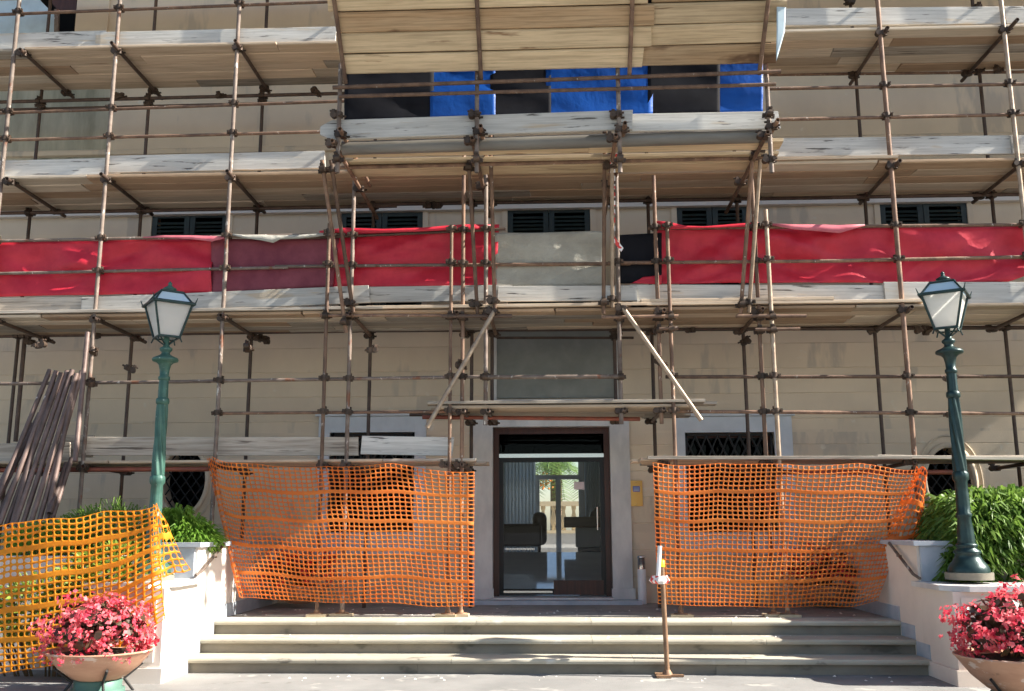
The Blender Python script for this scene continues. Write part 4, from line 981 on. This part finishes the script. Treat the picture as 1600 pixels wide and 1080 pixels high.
tuft(175,830,-2.7,.75,.55,1700,'leaf_dark','feathery dark green plant behind the yellow-orange net',.15,.34,.008)
tuft(90,850,-2.95,.6,.35,1100,'leaf','green spiky plant at the foot of the leaning tubes',.14,.3,.016)
# bush in front of the bed wall, behind the net
bu = thing('lime_bush', 'lime green bush seen through the yellow-orange net', 'bush', (-5.7,-4.0,0))
def reg(r):
    d = Vector((r.gauss(0,1),r.gauss(0,1),r.gauss(0,1))).normalized(); q = r.uniform(.55,1.0)
    bx, bz = r.choice(((W(150,900,-4.0).x,1.0),(W(190,870,-4).x,1.15),(W(60,930,-4).x,.75),(W(110,970,-4).x,.6)))
    return Vector((bx+d.x*q*.5, -3.98+d.y*q*.32, bz+d.z*q*.38)), d
mb = MB(); blades(mb, reg, 3800, rnd, .06, .16, .018, .2); tag(mb.build('foliage', M['leaf_lime'], bu), kind='stuff')
s = MB()
for k in range(30):
    a = rnd.uniform(-.7,.7); s.tube((-5.7+a*.8,-3.95,0),(-5.7+a*1.6,-3.98,rnd.uniform(.5,1.2)),.012,5)
tag(s.build('branches', M['stem'], bu), kind='stuff')

# ------------------------------------------------------------------ loose tubes leaning at the left
lt = [(78,578,-12,800),(88,580,2,812),(96,583,12,815),(105,580,24,818),(113,578,36,818),(120,584,48,818),(128,580,60,818),(84,590,20,816),(118,590,72,816),(62,646,-18,812),(70,652,-6,815),(52,662,-30,812),(112,716,82,808),(104,724,78,800),(137,520,118,715)]
names = ['leftmost of the tall leaning tubes','second tall leaning tube from the left','third tall leaning tube from the left','middle tall leaning tube','third tall leaning tube from the right','second tall leaning tube from the right','rightmost of the tall leaning tubes',
 'tall leaning tube at the back left','tall leaning tube at the back right','longest of the three short tubes','right one of the three short tubes','left one of the three short tubes','longer of the two stub tubes','shorter of the two stub tubes','lone tall tube above the leaning bundle']
for i, (x0,y0,x1,y1) in enumerate(lt):
    a = W(x0, y0, YO-.10 - .03*(i%3)); b = W(x1, y1, YO-.62-.05*(i%2))
    b = a + (b-a)*1.03
    o = tube('loose_tube', a, b, .033, M['tube' if i % 2 else 'tube_grey'])
    o.data.materials[0] = M['tube_loose'] if 'tube_loose' in M else M.setdefault('tube_loose', mat('loose_tube', (.16,.11,.095), .55, metal=.2, col2=(.095,.065,.055), nscale=5, rnd=.3, spots=((.5,.46,.43), 14, .68, (1,1,.4))))
    tag(o, 'rusty scaffold tube, ' + names[i], 'tube', 'loose tubes leaning in the left bed')

# ------------------------------------------------------------------ small things by the door
p = W(994,770,-.05)
pq = thing('wall_plaque', 'brass plaque with a blue label right of the door', 'plaque', (p.x,-.02,p.z))
x0, x1, z0, z1 = X(984,770,-.03), X(1004,770,-.03), Z(994,791,-.03), Z(994,751,-.03)
box('plate', (x0,-.03,z0),(x1,-.002,z1), M['brass'], pq); box('label_plate', (x0+.05,-.034,z0+(z1-z0)*.56),(x1-.04,-.031,z0+(z1-z0)*.78), M['bluesign'], pq)
lm = MB()
for k in range(3): lm.box((x0+.06,-.0355,z0+(z1-z0)*(.60+.05*k)),(x1-.05,-.0345,z0+(z1-z0)*(.615+.05*k)))
lm.build('print', M['white'], pq)
for zz in (z0+.03, z1-.03): MB().lathe([(.008,0),(.008,.004)],8,((x0+x1)/2,-.036,zz)).build('screw', M['chrome'], pq)
p = WZ(1004,944,LZ); cx = thing('ash_bin', 'white cylindrical ash bin with chrome top right of the door', 'bin', (p.x,p.y,LZ))
MB().lathe([(.062,0),(.065,.01),(.065,.50),(.058,.51)], 20, (p.x,p.y,LZ)).build('body', M['white'], cx)
MB().lathe([(.058,.51),(.058,.67),(.062,.675),(.062,.70),(.05,.71)], 20, (p.x,p.y,LZ)).build('top', M['chrome'], cx)
p = WZ(1043,1058,0); ps = thing('marker_post', 'brown post on a flat foot with yellow cap before the steps', 'post', (p.x,p.y,0))
tp_ = Z(1038,886,p.y)
MB().tube((p.x,p.y,.03),(p.x-.025,p.y,tp_),.028,12).build('pole', M['post'], ps)
ft = MB(); ft.box((p.x-.13,p.y-.12,.004),(p.x+.03,p.y+.14,.03)); ft.box((p.x+.032,p.y-.03,.004),(p.x+.18,p.y+.04,.026)); ft.lathe([(.06,.03),(.05,.05),(.032,.08)],12,(p.x,p.y,0)); ft.build('foot', M['post'], ps)
MB().lathe([(.036,0),(.036,.07),(.02,.08)],12,(p.x-.025,p.y,tp_)).build('cap', M['yellow'], ps)
a, b = W(1031,853,p.y-.04), W(1028,905,p.y-.04)
tag(MB().tube(a,b,.024,12).build('white_rod', M['white']), 'white plastic rod taped upright to the brown post', 'rod')
zt = Z(1034,906,p.y)
wr = MB()
for i in range(14):
    a = 2*math.pi*i/14; b = 2*math.pi*(i+1)/14
    for r0, z0_, r1, z1_ in ((.07,-.045,.10,-.01),(.10,-.01,.075,.045)):
        f0, f1 = 1+.22*math.sin(3*a), 1+.22*math.sin(3*b)
        wr.add([(p.x-.05+r0*f0*math.cos(a)*1.1,p.y+r0*f0*math.sin(a),zt+z0_),(p.x-.05+r0*f1*math.cos(b)*1.1,p.y+r0*f1*math.sin(b),zt+z0_),(p.x-.05+r1*f1*math.cos(b)*1.1,p.y+r1*f1*math.sin(b),zt+z1_),(p.x-.05+r1*f0*math.cos(a)*1.1,p.y+r1*f0*math.sin(a),zt+z1_)], [(0,1,2,3)], True)
tag(wr.build('tape_knot', M['tape']), 'knotted red and white tape round the top of the brown post', 'tape')
p0, p1 = W(897,765,.17), W(913,753,.17)
tag(box('door_notice', (p0.x,.168,p0.z),(p1.x,.172,p1.z), M['paper']), 'small pale paper notice stuck on the glass door', 'notice')

# ------------------------------------------------------------------ lobby contents
YW = 7.72
fl = 1.152
bw = thing('garden_window', 'tall white framed window at the back of the lobby', 'window', (0,7.8,fl))
g = MB(); g.box((bwx0,7.76,fl),(bwx0+.12,7.9,bwz)); g.box((bwx1-.12,7.76,fl),(bwx1,7.9,bwz)); g.box((bwx0+.12,7.76,bwz-.12),(bwx1-.12,7.9,bwz)); g.box((bwx0+.12,7.76,2.75),(bwx1-.12,7.9,2.85))
for xm in (.12,-.38): g.box((xm-.06,7.76,fl),(xm+.06,7.9,2.75))
g.build('frame', M['white'], bw)
for sx, xs_, w_ in ((-1,-.84,.86),(1,.98,.5)):
    cu = MB(); n = 60; vs = []
    for i in range(n+1):
        x = xs_ - w_/2 + w_*i/n; y = 7.45 + .06*math.sin(i*1.1)
        vs += [(x,y,fl+.02),(x,y,3.6)]
    cu.add(vs, [(2*i,2*i+2,2*i+3,2*i+1) for i in range(n)], True); o = cu.build('curtain', M['curtain']); o.modifiers.new('thickness','SOLIDIFY').thickness = .006
    tag(o, 'pale pleated curtain on the %s side of the lobby window' % ('left' if sx < 0 else 'right'), 'curtain')
AY = 5.0
ac = thing('armchair', 'dark oxblood leather armchair inside the lobby left of the window', 'armchair', (-.7,AY+.4,fl))
def rb(name, a, b, m, par, bev=.06):
    o = box(name, a, b, m, par); md = o.modifiers.new('bevel','BEVEL'); md.width = bev; md.segments = 3; return o
rb('seat', (-1.15,AY+.1,fl+.12),(-.42,AY+.7,fl+.40), M['leather'], ac); rb('backrest', (-.44,AY+.05,fl+.12),(-.14,AY+.75,fl+.80), M['leather'], ac,.12)
rb('arm', (-1.18,AY-.1,fl+.10),(-.24,AY+.098,fl+.56), M['leather'], ac); rb('arm', (-1.18,AY+.702,fl+.10),(-.24,AY+.9,fl+.56), M['leather'], ac)
for x in (-1.1,-.3):
    for y in (AY,AY+.8): MB().tube((x,y,fl),(x,y,fl+.12),.03,8).build('leg', M['wood_dark'], ac)
dk = thing('reception_desk', 'brown reception desk inside the lobby on the right', 'desk', (.8,AY+.3,fl))
rb('counter_top', (.22,AY,fl+.48),(1.7,AY+.7,fl+.70), M['desk'], dk,.02); rb('front_panel', (.46,AY+.12,fl+.08),(1.65,AY+.6,fl+.479), M['deskwhite'], dk,.02); rb('base', (.5,AY+.15,fl),(1.6,AY+.55,fl+.079), M['frame_black'], dk,.01)
mo = MB(); mo.prism([(.75,fl+.702),(1.25,fl+.702),(1.18,fl+.80),(1.02,fl+.92),(.88,fl+.90),(.78,fl+.80)], 'y', AY+.2, AY+.5); tag(mo.build('desk_bag', M['leather'], fix=True), 'dark rounded bag lying on the reception desk', 'bag')
# garden behind
bl = thing('balustrade', 'sunlit stone balustrade seen through the lobby window', 'balustrade', (0,13.6,0))
box('white_fill_wall', (-4,13.4,0),(4,13.8,1.46), M['white'], bl); box('base_rail', (-4,13.36,1.462),(4,13.84,1.55), M['balus'], bl); box('hand_rail', (-4,13.4,2.25),(4,13.8,2.38), M['balus'], bl)  # white wall under the rails added to stand for the floor's bright reflection
bmesh_ = MB().lathe([(.07,0),(.07,.06),(.05,.1),(.095,.24),(.095,.3),(.05,.5),(.045,.56),(.07,.62),(.07,.70)], 14).mesh('baluster', M['balus'])
for i in range(27): place('baluster', bmesh_, (-3.9+.3*i,13.6,1.55), bl)
pm_ = thing('palm_tree', 'palm tree with orange fruit beyond the balustrade', 'palm tree', (.1,15.6,0))
MB().lathe([(.24,0),(.2,1.5),(.18,3.4),(.14,3.7)], 14, (.1,15.6,0)).build('trunk', M['trunk'], pm_)
for k in range(26):
    a = rnd.uniform(0,6.28); el = rnd.uniform(-.3,1.1); L = rnd.uniform(1.4,2.2); mb = MB(); prev = Vector((.1,15.6,3.55)); d = Vector((math.cos(a)*math.cos(el),math.sin(a)*math.cos(el),math.sin(el)))
    for s_ in range(12):
        nx = prev + d*L/12; d = (d + Vector((0,0,-.14))).normalized(); sd_ = d.cross(Vector((0,0,1))).normalized()
        mb.tube(prev, nx, .012, 4)
        for sg in (-1,1):
            mb.add([prev, prev+d*.03, prev+d*.12+sd_*sg*.42+Vector((0,0,-.12)), ], [(0,1,2)]); mb.add([prev+d*.08, prev+d*.11, prev+d*.2+sd_*sg*.42+Vector((0,0,-.14))], [(0,1,2)])
        prev = nx
    mb.build('frond', M['palm'], pm_)
fm = MB()
for k in range(60): q = Vector((rnd.gauss(-.35,.18),15.3+rnd.gauss(0,.1),3.05+rnd.gauss(0,.16))); fm.lathe([(.01,-.03),(.035,-.01),(.035,.01),(.01,.03)],6,q)
tag(fm.build('fruit', M['palmfruit'], pm_), kind='stuff')

# ------------------------------------------------------------------ site dust and crumbs of mortar
rb_ = MB(); rr = random.Random(21)
for k in range(150):
    if k < 80: x, y, z = rr.uniform(SX0+.1,SX1-.1), rr.uniform(F3+.05,-1.0), LZ
    elif k < 115: x, y, z = rr.uniform(SX0+.1,SX1-.1), rr.uniform(F2+.03,F3-.02) , .341
    else: x, y, z = rr.uniform(-4,5), rr.uniform(F1-.5,F1-.01), .001
    r = rr.uniform(.006,.02)
    rb_.add([(x-r,y-r*.7,z),(x+r,y-r*.8,z),(x+r*.8,y+r,z),(x-r*.9,y+r*.8,z),(x+rr.uniform(-.4,.4)*r,y,z+r*rr.uniform(.5,1.0))], [(0,1,4),(1,2,4),(2,3,4),(3,0,4)])
tag(rb_.build('mortar_crumbs', M['white_plaster']), 'pale crumbs of mortar scattered over the steps', 'rubble', kind='stuff')
